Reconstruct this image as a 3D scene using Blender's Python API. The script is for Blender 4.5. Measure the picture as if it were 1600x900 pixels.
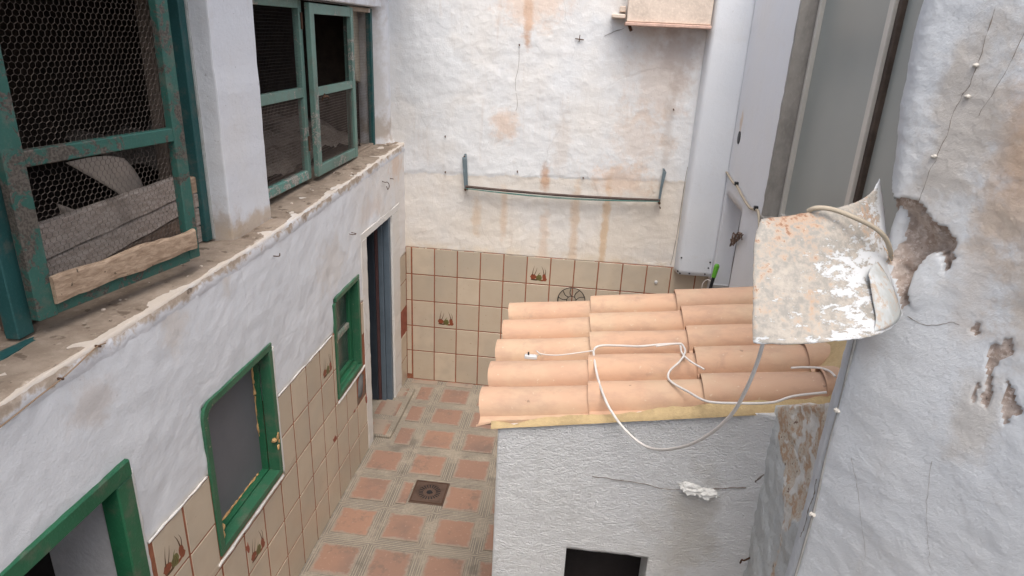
import bpy, bmesh, math, random
from mathutils import Vector, Matrix, noise
for o in list(bpy.data.objects): bpy.data.objects.remove(o)
random.seed(7)
C = bpy.context.scene.collection
S = bpy.context.scene
# ------------------------------------------------------------------ camera
CAMP = Vector((1.4988, -5.4499, 3.0413)); YAW, PIT, ROL = -0.1003, 0.3657, 0.0475
cy, sy, cp, sp = math.cos(YAW), math.sin(YAW), math.cos(PIT), math.sin(PIT)
FW = Vector((sy*cp, cy*cp, -sp)); RT = Vector((cy, -sy, 0)); UPV = RT.cross(FW)
RT, UPV = RT*math.cos(ROL)+UPV*math.sin(ROL), -RT*math.sin(ROL)+UPV*math.cos(ROL)
cam = bpy.data.cameras.new('camera'); co = bpy.data.objects.new('camera', cam); C.objects.link(co)
m = Matrix((RT, UPV, -FW)).transposed().to_4x4(); m.translation = CAMP; co.matrix_world = m
cam.sensor_width = 36; cam.lens = 36*1045.79/1600; cam.clip_start = .02; cam.clip_end = 200
S.camera = co
# ------------------------------------------------------------------ world and sun
w = bpy.data.worlds.new('World'); S.world = w; w.use_nodes = True
nt = w.node_tree; sk = nt.nodes.new('ShaderNodeTexSky'); sk.sky_type = 'NISHITA'; sk.sun_disc = False
SUN = Vector((.10, -.42, .90)).normalized()
sk.sun_elevation = math.asin(SUN.z); sk.sun_rotation = math.atan2(SUN.x, SUN.y)
sk.air_density = 1.0; sk.dust_density = 4.0; sk.ozone_density = 1.0
bg = nt.nodes['Background']; bg.inputs[1].default_value = .15
hs = nt.nodes.new('ShaderNodeHueSaturation'); hs.inputs['Saturation'].default_value = .5   # thin overcast
nt.links.new(sk.outputs[0], hs.inputs['Color']); nt.links.new(hs.outputs[0], bg.inputs[0])
sl = bpy.data.lights.new('sun', 'SUN'); sl.energy = 1.0; sl.angle = math.radians(50); sl.color = (1, .93, .84)
so = bpy.data.objects.new('sun', sl); C.objects.link(so); so.rotation_euler = SUN.to_track_quat('Z', 'Y').to_euler()
so.location = (0, -3, 8)
S.view_settings.view_transform = 'Standard'; S.view_settings.look = 'None'
S.view_settings.exposure = 1.0; S.view_settings.gamma = 1
S.render.engine = 'CYCLES'
S.cycles.max_bounces = 8; S.cycles.diffuse_bounces = 6
# ------------------------------------------------------------------ object helpers
def fill(o, label=None, cat=None, group=None, kind=None):
    if label: o['label'] = label
    if cat: o['category'] = cat
    if group: o['group'] = group
    if kind: o['kind'] = kind
    return o
def thing(name, loc, label, cat, group=None):
    o = bpy.data.objects.new(name, None); o.empty_display_size = .1; C.objects.link(o); o.location = loc
    return fill(o, label, cat, group)
def wloc(p):
    v = Vector((0, 0, 0))
    while p: v += p.location; p = p.parent
    return v
def mesh(name, vs, fs, mat, parent=None, smooth=False, base=None, mats=None, attr=None, label=None):
    """vs are world coordinates; the object's origin is its parent's (or its own base)"""
    vs = [Vector(v) for v in vs]
    if parent is None and base is None:
        xs = [v.x for v in vs]; ys = [v.y for v in vs]; zs = [v.z for v in vs]
        base = Vector(((min(xs)+max(xs))/2, (min(ys)+max(ys))/2, min(zs)))
    off = wloc(parent) if parent else Vector(base)
    me = bpy.data.meshes.new(name); me.from_pydata([v-off for v in vs], [], fs); me.update()
    for mm in (mat if isinstance(mat, (list, tuple)) else [mat]): me.materials.append(mm)
    if mats: me.polygons.foreach_set('material_index', mats)
    if smooth: me.polygons.foreach_set('use_smooth', [True]*len(me.polygons))
    if attr:
        a = me.attributes.new('mask', 'FLOAT', 'POINT'); a.data.foreach_set('value', attr)
    o = bpy.data.objects.new(name, me); C.objects.link(o)
    if parent: o.parent = parent
    else: o.location = off
    if label: o['label'] = label
    return o
class MB:
    def __init__(s): s.v = []; s.f = []; s.m = []
    def add(s, v, f, mi=0):
        n = len(s.v); s.v += [Vector(x) for x in v]; s.f += [tuple(i+n for i in q) for q in f]; s.m += [mi]*len(f)
        return s
    def box(s, a, b, mi=0, bev=0.0, fn=None):
        x0, y0, z0 = [min(a[i], b[i]) for i in range(3)]; x1, y1, z1 = [max(a[i], b[i]) for i in range(3)]
        bm = bmesh.new(); bmesh.ops.create_cube(bm, size=1)
        for v in bm.verts: v.co = Vector(((x0+x1)/2+v.co.x*(x1-x0), (y0+y1)/2+v.co.y*(y1-y0), (z0+z1)/2+v.co.z*(z1-z0)))
        if bev > 0: bmesh.ops.bevel(bm, geom=list(bm.edges), offset=bev, segments=1, affect='EDGES', profile=.5)
        bm.verts.index_update()
        vs = [v.co.copy() for v in bm.verts]
        if fn: vs = [fn(v) for v in vs]
        s.add(vs, [[v.index for v in f.verts] for f in bm.faces], mi); bm.free(); return s
    def tube(s, pts, r, n=8, mi=0, cap=True):
        pts = [Vector(p) for p in pts]; rr = r if isinstance(r, (list, tuple)) else [r]*len(pts)
        rings = []; T0 = (pts[1]-pts[0]).normalized(); N = T0.orthogonal().normalized()
        for i, p in enumerate(pts):
            T = (pts[min(i+1, len(pts)-1)]-pts[max(i-1, 0)])
            T = T.normalized() if T.length > 1e-9 else T0
            N = (N-T*N.dot(T)); N = N.normalized() if N.length > 1e-6 else T.orthogonal().normalized()
            B = T.cross(N)
            rings.append([p+(N*math.cos(2*math.pi*k/n)+B*math.sin(2*math.pi*k/n))*rr[i] for k in range(n)])
        v = [q for ring in rings for q in ring]; f = []
        for i in range(len(pts)-1):
            for k in range(n): f.append((i*n+k, i*n+(k+1) % n, (i+1)*n+(k+1) % n, (i+1)*n+k))
        if cap: f.append(tuple(range(n))[::-1]); f.append(tuple((len(pts)-1)*n+k for k in range(n)))
        return s.add(v, f, mi)
    def build(s, name, mat, parent=None, smooth=False, label=None):
        return mesh(name, s.v, s.f, mat, parent, smooth, mats=s.m if isinstance(mat, (list, tuple)) else None, label=label)
def smoothpts(P, n=8):
    P = [Vector(p) for p in P]; Q = [P[0]*2-P[1]]+P+[P[-1]*2-P[-2]]; out = []
    for i in range(1, len(Q)-2):
        a, b, c, d = Q[i-1:i+3]
        for k in range(n):
            t = k/n; out.append(.5*((2*b)+(c-a)*t+(2*a-5*b+4*c-d)*t*t+(3*b-a-3*c+d)*t**3))
    out.append(P[-1]); return out
def fz(p, sc, oct=3): return noise.fractal(Vector(p)*sc, 1.0, 2.0, oct, noise_basis='PERLIN_ORIGINAL')
def lines(a, b, step, extra=()):
    n = max(1, round((b-a)/step)); L = [a+(b-a)*i/n for i in range(n+1)]
    for e in extra:
        if a < e < b:
            j = min(range(len(L)), key=lambda i: abs(L[i]-e))
            if 0 < j < len(L)-1: L[j] = e
            else: L.append(e)
    return sorted(set(round(x, 5) for x in L))
def wallgrid(name, pos, nrm, sl_, zl_, holes, thick, mat, parent, disp=None, attrf=None):
    """sheet pos(s,z) displaced along nrm, with holes, then given thickness backwards (all edges closed)"""
    nrm = Vector(nrm); idx = {}; vs = []; at = []; fs = []
    def V(i, j):
        if (i, j) not in idx:
            s_, z_ = sl_[i], zl_[j]; p = Vector(pos(s_, z_)); d = disp(s_, z_, p) if disp else 0
            idx[(i, j)] = len(vs); vs.append(p+nrm*d); at.append(attrf(s_, z_) if attrf else 0.)
        return idx[(i, j)]
    for i in range(len(sl_)-1):
        for j in range(len(zl_)-1):
            cs, cz = (sl_[i]+sl_[i+1])/2, (zl_[j]+zl_[j+1])/2
            if any(h[0] < cs < h[1] and h[2] < cz < h[3] for h in holes): continue
            fs.append((V(i, j), V(i+1, j), V(i+1, j+1), V(i, j+1)))
    ed = {}
    for f in fs:
        for k in range(4):
            a, b = f[k], f[(k+1) % 4]
            if (b, a) in ed: del ed[(b, a)]
            else: ed[(a, b)] = 1
    back = {}; n0 = len(vs)
    for (a, b) in ed:
        for q in (a, b):
            if q not in back: back[q] = len(vs); vs.append(vs[q]-nrm*thick); at.append(at[q])
    fs2 = [(b, a, back[a], back[b]) for (a, b) in ed]
    c = Vector(vs[fs[0][1]])-Vector(vs[fs[0][0]]); d = Vector(vs[fs[0][3]])-Vector(vs[fs[0][0]])
    allf = fs+fs2
    if c.cross(d).dot(nrm) < 0: allf = [tuple(reversed(f)) for f in allf]
    o = mesh(name, vs, allf, mat, parent, attr=at if attrf else None)
    sm = [True]*len(fs)+[False]*len(fs2); o.data.polygons.foreach_set('use_smooth', sm)
    return o
# ------------------------------------------------------------------ material helpers
class NT:
    def __init__(s, name, rough=.8, metal=0., spec=.3):
        s.mat = bpy.data.materials.new(name); s.mat.use_nodes = True; s.t = s.mat.node_tree
        s.b = s.t.nodes['Principled BSDF']; s.b.inputs['Roughness'].default_value = rough
        s.b.inputs['Metallic'].default_value = metal; s.b.inputs['Specular IOR Level'].default_value = spec
        g = s.t.nodes.new('ShaderNodeNewGeometry'); s.P = g.outputs['Position']
    def n(s, t, **k):
        x = s.t.nodes.new(t)
        for a, b in k.items(): setattr(x, a, b)
        return x
    def set(s, inp, v):
        if isinstance(v, bpy.types.NodeSocket): s.t.links.new(v, inp)
        elif isinstance(v, (tuple, list)) and len(v) == 3 and inp.type == 'RGBA': inp.default_value = (*v, 1)
        else: inp.default_value = v
    def m(s, op, a, b=0., c=0., clamp=False):
        x = s.n('ShaderNodeMath', operation=op, use_clamp=clamp)
        s.set(x.inputs[0], a); s.set(x.inputs[1], b)
        if len(x.inputs) > 2: s.set(x.inputs[2], c)
        return x.outputs[0]
    def vm(s, op, a, b=(0, 0, 0)):
        x = s.n('ShaderNodeVectorMath', operation=op); s.set(x.inputs[0], a); s.set(x.inputs[1], b)
        return x.outputs['Value'] if op in ('LENGTH', 'DOT_PRODUCT') else x.outputs[0]
    def xyz(s, v=None):
        x = s.n('ShaderNodeSeparateXYZ'); s.set(x.inputs[0], v or s.P); return x.outputs
    def noise(s, sc, det=4, rough=.55, vec=None, dist=0., off=(0, 0, 0), st=(1, 1, 1)):
        v = s.vm('MULTIPLY', s.vm('ADD', vec or s.P, off), st)
        x = s.n('ShaderNodeTexNoise'); s.set(x.inputs['Vector'], v)
        x.inputs['Scale'].default_value = sc; x.inputs['Detail'].default_value = det
        x.inputs['Roughness'].default_value = rough; x.inputs['Distortion'].default_value = dist
        return x.outputs[0]
    def ss(s, v, a, b, lo=0., hi=1.):
        x = s.n('ShaderNodeMapRange', interpolation_type='SMOOTHSTEP'); s.set(x.inputs['Value'], v)
        s.set(x.inputs['From Min'], a); s.set(x.inputs['From Max'], b); s.set(x.inputs['To Min'], lo); s.set(x.inputs['To Max'], hi)
        return x.outputs[0]
    def mix(s, f, a, b, mode='MIX'):
        x = s.n('ShaderNodeMix', data_type='RGBA', blend_type=mode); s.set(x.inputs[0], f); s.set(x.inputs[6], a); s.set(x.inputs[7], b)
        return x.outputs[2]
    def crack(s, sc, width=.02, off=(0, 0, 0), st=(1, 1, 1), wob=.25):
        nz = s.n('ShaderNodeTexNoise'); s.set(nz.inputs['Vector'], s.P); nz.inputs['Scale'].default_value = sc*2.2; nz.inputs['Detail'].default_value = 5
        v = s.vm('ADD', s.vm('MULTIPLY', s.vm('ADD', s.P, off), st), s.vm('SCALE', nz.outputs[1]))
        sc_ = v.node.inputs[1].links[0].from_node; sc_.inputs['Scale'].default_value = wob
        x = s.n('ShaderNodeTexVoronoi', feature='DISTANCE_TO_EDGE'); s.set(x.inputs['Vector'], v); x.inputs['Scale'].default_value = sc
        return s.ss(x.outputs[0], 0., width, 1., 0.)
    def blob(s, c, r, nz=None, amt=.6):
        d = s.vm('LENGTH', s.vm('MULTIPLY', s.vm('SUBTRACT', s.P, c), tuple(1/q for q in r)))
        if nz is not None: d = s.m('ADD', d, s.m('MULTIPLY', s.m('SUBTRACT', nz, .5), amt*4.5))
        return s.ss(d, .3, 1.15, 1., 0.)
    def attr(s, name='mask'):
        a = s.n('ShaderNodeAttribute'); a.attribute_name = name; return a.outputs['Fac']
    def objrand(s): return s.n('ShaderNodeObjectInfo').outputs['Random']
    def objco(s): return s.n('ShaderNodeTexCoord').outputs['Object']
    def bump(s, h, strength=.5, dist=.01):
        x = s.n('ShaderNodeBump'); x.inputs['Strength'].default_value = strength; x.inputs['Distance'].default_value = dist
        s.set(x.inputs['Height'], h); s.set(s.b.inputs['Normal'], x.outputs[0]); return s
    def col(s, c): s.set(s.b.inputs['Base Color'], c); return s.mat
    def add(s, *hs):
        r = hs[0]
        for h in hs[1:]: r = s.m('ADD', r, h)
        return r
    def mul(s, a, b): return s.m('MULTIPLY', a, b)

def plaster(name, base, warm, dirt, stains=(), streak=.3, warmth=.5, rough_b=1., fine=.35, cracks=.5, zone=None, trowel=(1, 1, 1), speck=.35, bd=.012, extra=None, stucco=False):
    t = NT(name, .92, spec=.15)
    big = t.noise(1.6, 5, .6, off=(3, 1, 7)); mid = t.noise(9, 6, .65); sm = t.noise(42, 9, .72, st=trowel); fi = t.noise(110, 9, .8)
    trow = t.noise(20, 6, .68, dist=.35, st=trowel)
    c = t.mix(t.mul(t.ss(big, .42, .68), warmth), base, warm)
    if zone is not None: c = zone(t, c, mid)
    stn = t.noise(5, 5, .6, st=(3.2, 3.2, .22), off=(1, 2, 0))
    c = t.mix(t.mul(t.mul(t.ss(stn, .56, .75), t.ss(big, .35, .6)), streak), c, dirt)
    for (cc, rr, colr, a) in stains: c = t.mix(t.mul(t.blob(cc, rr, mid, .55), a), c, colr)
    c = t.mix(t.mul(t.ss(mid, .56, .8), .22), c, dirt)
    sp_ = t.noise(60, 2, .5, off=(9, 0, 0))
    c = t.mix(t.mul(t.ss(sp_, .72, .78), speck), c, (.16, .12, .09))
    ck = t.mul(t.crack(1.15, .012, wob=.35), t.ss(t.noise(2.3, 3, off=(5, 5, 5)), .5, .6))
    c = t.mix(t.mul(ck, cracks), c, (.2, .16, .13))
    if extra: c = extra(t, c, mid)
    h = t.add(t.mul(trow, .65*rough_b), t.mul(sm, .55*rough_b), t.mul(fi, fine*.4), t.mul(mid, .8*rough_b), t.mul(ck, -.6*cracks))
    if stucco: h = t.add(t.mul(t.noise(75, 4, .6, dist=.8, st=(1, 1, 2.2)), 1.), t.mul(t.noise(150, 3, .6, st=(1, 1, 1.8)), .5))
    t.bump(h, 1. if stucco else .75, bd*1.5 if stucco else bd)
    return t.col(c)
ORANGE = (.52, .29, .16); CREAM = (.70, .60, .47)
def zone_back(t, c, mid):
    z = t.xyz()[2]; x = t.xyz()[0]
    e = t.add(z, t.mul(t.m('SUBTRACT', mid, .5), .10), t.mul(x, -.035))
    low = t.ss(e, 1.885, 1.905, 1., 0.)
    w2 = t.mul(low, t.ss(t.noise(1.3, 3, off=(0, 0, 4)), .3, .62, .45, 1.))
    c = t.mix(t.mul(w2, .8), c, (.74, .66, .56))
    rim = t.mul(t.ss(z, 1.25, 1.34, 1., 0.), t.ss(mid, .35, .6))
    return t.mix(t.mul(rim, .6), c, (.72, .60, .44))
BLUEW = (.66, .68, .72)
M = {}
M['back'] = plaster('old limewashed plaster', (.70, .71, .72), (.74, .69, .63), (.52, .42, .34), stains=[
    ((.98, 0, 3.2), (.045, 1, .30), ORANGE, .75), ((1.0, 0, 3.25), (.32, 1, .22), (.70, .52, .40), .6),
    ((.83, 0, 2.33), (.13, 1, .16), (.66, .48, .36), .6), ((1.18, 0, 1.92), (.05, 1, .13), ORANGE, .7),
    ((.62, 0, 1.6), (.05, 1, .22), (.62, .45, .30), .5), ((.85, 0, 1.62), (.04, 1, .26), (.64, .46, .32), .5),
    ((1.45, 0, 1.55), (.05, 1, .5), (.6, .42, .27), .55), ((1.7, 0, 1.52), (.035, 1, .5), (.62, .42, .24), .65),
    ((1.8, 0, 1.95), (.30, 1, .16), (.66, .47, .34), .6), ((1.3, 0, 2.2), (.10, 1, .3), (.60, .53, .47), .45),
    ((2.0, 0, 2.75), (.3, 1, .45), (.60, .50, .43), .55), ((2.15, 0, 2.95), (.2, 1, .25), (.45, .37, .33), .5),
    ((1.2, 0, 1.4), (.05, 1, .35), (.66, .5, .38), .5), ((2.12, 0, 2.4), (.05, 1, .5), (.45, .38, .33), .45),
    ((1.9, 0, 2.3), (.25, 1, .3), (.66, .53, .43), .45)],
    streak=.35, zone=zone_back, cracks=.12, rough_b=.62, fine=.6)
def zone_left(t, c, mid):
    X = t.xyz(); z, y = X[2], X[1]
    e = t.m('SUBTRACT', z, t.m('MULTIPLY', t.ss(y, -4., 0., 0., .08), 1.))
    rim = t.mul(t.ss(t.m('ADD', e, t.mul(t.m('SUBTRACT', mid, .5), .1)), 2.0, 2.05), .8)
    c = t.mix(rim, c, (.62, .52, .42))
    cr = t.mul(t.ss(t.m('ADD', z, t.mul(mid, .05)), 1.225, 1.27, 1., 0.), .55)
    c = t.mix(cr, c, (.76, .70, .62))
    far = t.mul(t.ss(y, -1.5, -.9), t.ss(t.noise(3, 3), .3, .55))
    return t.mix(t.mul(far, .6), c, (.70, .64, .58))
M['left'] = plaster('whitewashed plaster', (.72, .73, .75), (.73, .73, .74), (.50, .44, .39), stains=[
    ((0, -3.75, 1.88), (1, .13, .10), (.58, .51, .46), .55), ((0, -.25, 2.0), (1, .22, .14), (.66, .52, .42), .8),
    ((0, -3.3, 1.95), (1, .1, .14), (.62, .52, .42), .4), ((0, -2.9, 1.98), (1, .05, .1), (.56, .46, .36), .4), ((0, -1.7, 1.65), (1, .3, .2), (.66, .60, .54), .5), ((0, -.9, 1.8), (1, .3, .1), (.62, .5, .42), .4)],
    streak=.15, warmth=.35, zone=zone_left, cracks=.1, rough_b=.36, fine=.8, speck=.2)
M['upper'] = plaster('whitewashed pillar plaster', (.68, .69, .72), (.70, .68, .66), (.44, .38, .33), stains=[
    ((-.2, -2.61, 2.1), (.3, .12, .16), (.42, .33, .25), .7), ((-.11, -2.4, 2.1), (.1, .5, .06), (.5, .40, .3), .8),
    ((-.17, -.1, 2.25), (.2, .2, .16), (.40, .32, .25), .8), ((-.2, -.12, 2.6), (.12, .12, .8), (.46, .42, .38), .6),
    ((-.2, -1, 3.2), (.12, 3, .12), (.42, .36, .32), .5)], streak=.2, rough_b=.6, cracks=.0)
M['rightw'] = plaster('smooth painted plaster', (.68, .69, .72), (.70, .69, .68), (.52, .48, .44), stains=[
    ((2.6, -.3, 2.52), (.2, .05, .1), (.60, .46, .34), .7)], streak=.1, rough_b=.25, fine=.15, cracks=0., speck=.1)
M['gable'] = plaster('coarse roller stucco', (.80, .805, .81), (.79, .79, .775), (.45, .43, .38), stains=[
    ((2.02, -3.36, 1.35), (.10, .3, .30), (.56, .52, .46), .5), ((1.95, -3.36, 1.2), (.14, .3, .35), (.62, .59, .54), .4)],
    streak=.12, rough_b=.0, fine=0., cracks=.0, speck=0., bd=.01, stucco=True)
def nw_extra(t, c, mid):
    a = t.attr(); g = t.noise(70, 5, .7); g2 = t.noise(18, 4, .6, off=(2, 2, 2))
    d = t.mix(t.ss(g2, .35, .65), (.50, .42, .37), (.33, .25, .205))
    d = t.mix(t.ss(g, .5, .62), d, (.58, .50, .45)); d = t.mix(t.ss(g, .38, .3), d, (.15, .11, .09))  # dark crevices: shade put into the broken plaster's colour
    return t.mix(t.ss(t.m('ADD', a, t.mul(t.m('SUBTRACT', g, .5), .35)), .42, .5), c, d)
NP0 = Vector((2.16, -3.9, 0)); NTd = Vector((.6, -.8, 0)); NN = Vector((-.8, -.6, 0))
def npt(s_, z_, d=0.): return NP0+NTd*s_+NN*d+Vector((0, 0, z_))
M['near'] = plaster('flaking limewash', (.63, .65, .675), (.65, .64, .625), (.48, .41, .35), stains=[
    (tuple(npt(.27, 2.92)), (.09, .12, .34), (.52, .38, .28), .95), (tuple(npt(.45, 2.98)), (.16, .2, .12), (.56, .40, .29), .95),
    (tuple(npt(.13, 2.9)), (.08, .1, .3), (.50, .45, .40), .8), (tuple(npt(.40, 2.7)), (.14, .2, .22), (.50, .45, .40), .8), (tuple(npt(.23, 2.62)), (.05, .07, .2), (.52, .44, .37), .5),
    (tuple(npt(.3, 2.33)), (.05, .07, .12), (.52, .46, .39), .5), (tuple(npt(.04, 2.45)), (.05, .06, .1), (.50, .46, .43), .5)],
    streak=.15, warmth=.45, rough_b=.7, fine=2., cracks=.1, extra=nw_extra, bd=.008, speck=.15)
def crumble(t, c, mid):
    g = t.noise(38, 6, .7); g2 = t.noise(11, 3); y = t.xyz()[1]; z = t.xyz()[2]
    # triangle of fallen plaster, widest at the top of the stub
    wdt = t.ss(z, 1.62, 1.98, 0., .36)
    d = t.m('SUBTRACT', t.m('ABSOLUTE', t.m('ADD', y, 3.66)), wdt)
    msk = t.ss(t.add(d, t.mul(t.m('SUBTRACT', g2, .5), .16)), .0, .02, 1., 0.)
    k = t.mix(t.ss(g, .45, .58), (.62, .55, .46), (.52, .36, .25)); k = t.mix(t.ss(g, .4, .34), k, (.22, .14, .1)); k = t.mix(t.ss(t.noise(16, 3, off=(4, 4, 4)), .52, .6), k, (.72, .70, .66))
    return t.mix(msk, c, k)
M['stub'] = plaster('crumbling plaster', (.56, .58, .58), (.62, .62, .60), (.40, .36, .31), streak=.3, rough_b=1.6, fine=1.2, cracks=.6, extra=crumble, speck=.3)
def simple(name, c, rough=.8, metal=0., var=.12, sc=12, bump=0., spec=.3, st=(1, 1, 1), dark=.5, fine=60):
    t = NT(name, rough, metal, spec); n1 = t.noise(sc, 5, .6, st=st); n2 = t.noise(fine, 4, .6, st=st)
    cc = t.mix(t.mul(t.ss(n1, .35, .7), var*3), c, tuple(q*dark for q in c))
    cc = t.mix(t.mul(t.ss(n2, .45, .75), var), cc, tuple(min(1, q*1.6) for q in c))
    if bump: t.bump(t.add(n1, t.mul(n2, .6)), bump, .006)
    return t.col(cc)
def painted(name, c, chip, under, rough=.55, grain=(1, 1, 1)):
    t = NT(name, rough, 0, .35); n1 = t.noise(17, 8, .75, dist=.6, st=grain); n2 = t.noise(4, 3); n3 = t.noise(120, 3, st=grain)
    cc = t.mix(t.mul(t.ss(n2, .4, .7), .5), c, tuple(q*.55 for q in c))
    cc = t.mix(t.mul(t.ss(n3, .5, .8), .25), cc, tuple(min(1, q*1.8+.03) for q in c))
    ms = t.ss(t.m('ADD', n1, t.mul(t.m('SUBTRACT', n2, .5), .5)), 1-chip, 1-chip+.03)
    cc = t.mix(t.mul(t.ss(t.noise(11, 6, .7, off=(6, 2, 9)), .5, .7), .45), cc, (.16, .135, .11))
    cc = t.mix(ms, cc, t.mix(t.ss(n3, .4, .6), under, tuple(q*.5 for q in under)))
    t.bump(t.add(t.mul(n1, .5), t.mul(ms, -.5), t.mul(n3, .4)), .5, .004)
    return t.col(cc)
M['teal'] = painted('worn teal paint', (.032, .108, .088), .48, (.115, .10, .085))
M['teal_light'] = painted('faded teal paint', (.13, .22, .185), .42, (.36, .34, .30))
M['teal_dark'] = painted('dark teal paint', (.02, .085, .085), .3, (.07, .06, .05))
M['green'] = painted('green gloss paint', (.035, .135, .072), .34, (.40, .33, .24), .4)
M['green_fresh'] = painted('thick green paint', (.022, .125, .06), .27, (.36, .2, .12), .35)
def wood(name, a, b, st):
    t = NT(name, .85, 0, .2); n1 = t.noise(14, 6, .65, dist=.6, st=st); n2 = t.noise(5, 4); n3 = t.noise(90, 3, st=st)
    cc = t.mix(t.ss(n1, .35, .65), a, b); cc = t.mix(t.mul(t.ss(n2, .5, .7), .5), cc, tuple(q*.45 for q in b))
    cc = t.mix(t.mul(t.ss(t.noise(40, 3), .68, .72), .8), cc, (.04, .03, .02))
    t.bump(t.add(n1, t.mul(n3, .5)), .6, .006); return t.col(cc)
M['board'] = wood('weathered bare wood', (.46, .34, .245), (.30, .21, .145), (6, 1.2, 6))
M['greyboard'] = wood('grey weathered wood', (.44, .375, .33), (.28, .23, .195), (6, 1.2, 6))
M['darkwood'] = wood('dark old wood', (.17, .12, .09), (.09, .065, .05), (6, 6, 1))
M['wire'] = simple('dull galvanised wire', (.13, .105, .09), .5, .6, .2)
M['mesh2'] = simple('rusty fine mesh', (.20, .16, .14), .7, .3, .2)
M['dark'] = simple('near black interior shade', (.035, .03, .03), .95, 0, .2)  # near-black colour paints the shade inside the rooms
M['darkbrown'] = simple('dark brown interior shade', (.07, .052, .042), .95, 0, .25, bump=.5)  # brown darkened to put the loft's shade into the colour
M['greypanel'] = simple('grey painted panel', (.15, .152, .165), .6, 0, .06, 4)
M['greyrev'] = simple('grey limewashed reveal', (.55, .55, .57), .9, 0, .12, 5, .4)
M['doorblue'] = simple('dark blue grey door paint', (.035, .045, .058), .45, 0, .1, 5)
M['doorgrey'] = simple('blue grey frame paint', (.12, .155, .19), .5, 0, .1, 6)
M['foam'] = simple('yellow expanding foam', (.62, .38, .17), .95, 0, .3, 30, .9)
M['cable'] = simple('off white cable sheath', (.66, .62, .58), .5, 0, .08, 6)
M['cabletan'] = simple('aged beige cable', (.40, .34, .26), .6, 0, .1, 8)
M['plug'] = simple('pale grey plastic', (.55, .55, .55), .4, 0, .05)
M['black'] = simple('black plastic and gap shade', (.015, .015, .017), .5, 0, .05)
M['limegreen'] = simple('lime green plastic', (.12, .38, .04), .4, 0, .05)
M['rackblue'] = painted('blue grey bracket paint', (.13, .17, .19), .38, (.10, .07, .05))
M['rust'] = simple('rusty iron', (.10, .055, .035), .85, .2, .2, 30, .4)
M['linegreen'] = simple('green plastic line', (.05, .14, .12), .5)
M['metalwhite'] = simple('aluminium frame', (.50, .48, .44), .45, .2, .06, 6)
M['concrete'] = simple('raw grey concrete', (.27, .255, .235), .9, 0, .2, 9, .5, st=(1, 1, .5))
M['mortar'] = simple('yellow lime mortar', (.50, .37, .20), .95, 0, .15, 10, .9, fine=90)
M['clip'] = simple('old white cable clip', (.60, .56, .50), .5)
M['pink'] = simple('peeling cream render', (.66, .55, .46), .85, 0, .25, 9, .5, dark=.7)
t = NT('frosted glass', .35, 0, .5); M['frost'] = t.col(t.mix(t.ss(t.noise(1.5, 2), .3, .7), (.225, .245, .235), (.26, .275, .26)))
t = NT('dusty window pane', .18, 0, .6); M['pane'] = t.col(t.mix(t.mul(t.ss(t.noise(6, 4), .4, .7), .7), (.03, .05, .045), (.10, .12, .105)))
# wall tile glaze
def glaze(name, bumpy=True):
    t = NT(name, .28, 0, .5); r = t.objrand(); n = t.noise(9, 3); n2 = t.noise(2.2, 3)
    c = t.mix(r, (.58, .485, .37), (.48, .40, .305)); c = t.mix(t.mul(t.ss(n, .4, .7), .35), c, (.47, .37, .27))
    c = t.mix(t.mul(t.ss(n2, .45, .65), .3), c, (.36, .33, .28))
    sp_ = t.noise(55, 3, off=(3, 3, 3)); c = t.mix(t.mul(t.ss(sp_, .70, .74), .6), c, (.25, .12, .07))
    t.bump(t.noise(14, 2), .12, .01); return t.col(c)
M['tile'] = glaze('beige glazed tile')
M['grout'] = simple('terracotta grout', (.33, .125, .07), .95, 0, .2, 20, .5)
M['redtile'] = simple('bare red bisque', (.30, .095, .06), .9, 0, .15, 20, .3)
FX0, FY0, FPX, FPY = .5075, -.945, .335, .344
t = NT('terracotta floor tile', .75, 0, .3); X = t.xyz()
def frt(v, c0, p): return t.mul(t.m('ABSOLUTE', t.m('SUBTRACT', t.m('FRACT', t.m('ADD', t.m('DIVIDE', t.m('SUBTRACT', v, c0), p), .5)), .5)), p)
edge = t.ss(t.add(t.m('MAXIMUM', frt(X[0], FX0, FPX), frt(X[1], FY0, FPY)), t.mul(t.m('SUBTRACT', t.noise(18, 6, .7), .5), .07)), .098, .122)
r = t.objrand(); n = t.noise(7, 5, .65); n2 = t.noise(2.5, 4)
c = t.mix(r, (.335, .195, .135), (.26, .16, .12)); c = t.mix(t.mul(t.ss(n, .4, .7), .5), c, (.29, .17, .125))
c = t.mix(t.mul(t.ss(n2, .5, .68), .45), c, (.15, .115, .10)); c = t.mix(t.mul(t.ss(t.noise(50, 4), .6, .7), .3), c, (.5, .36, .27))
t.bump(t.add(n, t.noise(70, 3)), .3, .003); c = t.mix(t.mul(edge, .85), c, (.30, .25, .20)); c = t.mix(t.mul(t.ss(t.noise(8, 7, .75, off=(2, 8, 0)), .54, .66), .5), c, (.15, .12, .10)); M['floortile'] = t.col(c)
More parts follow.
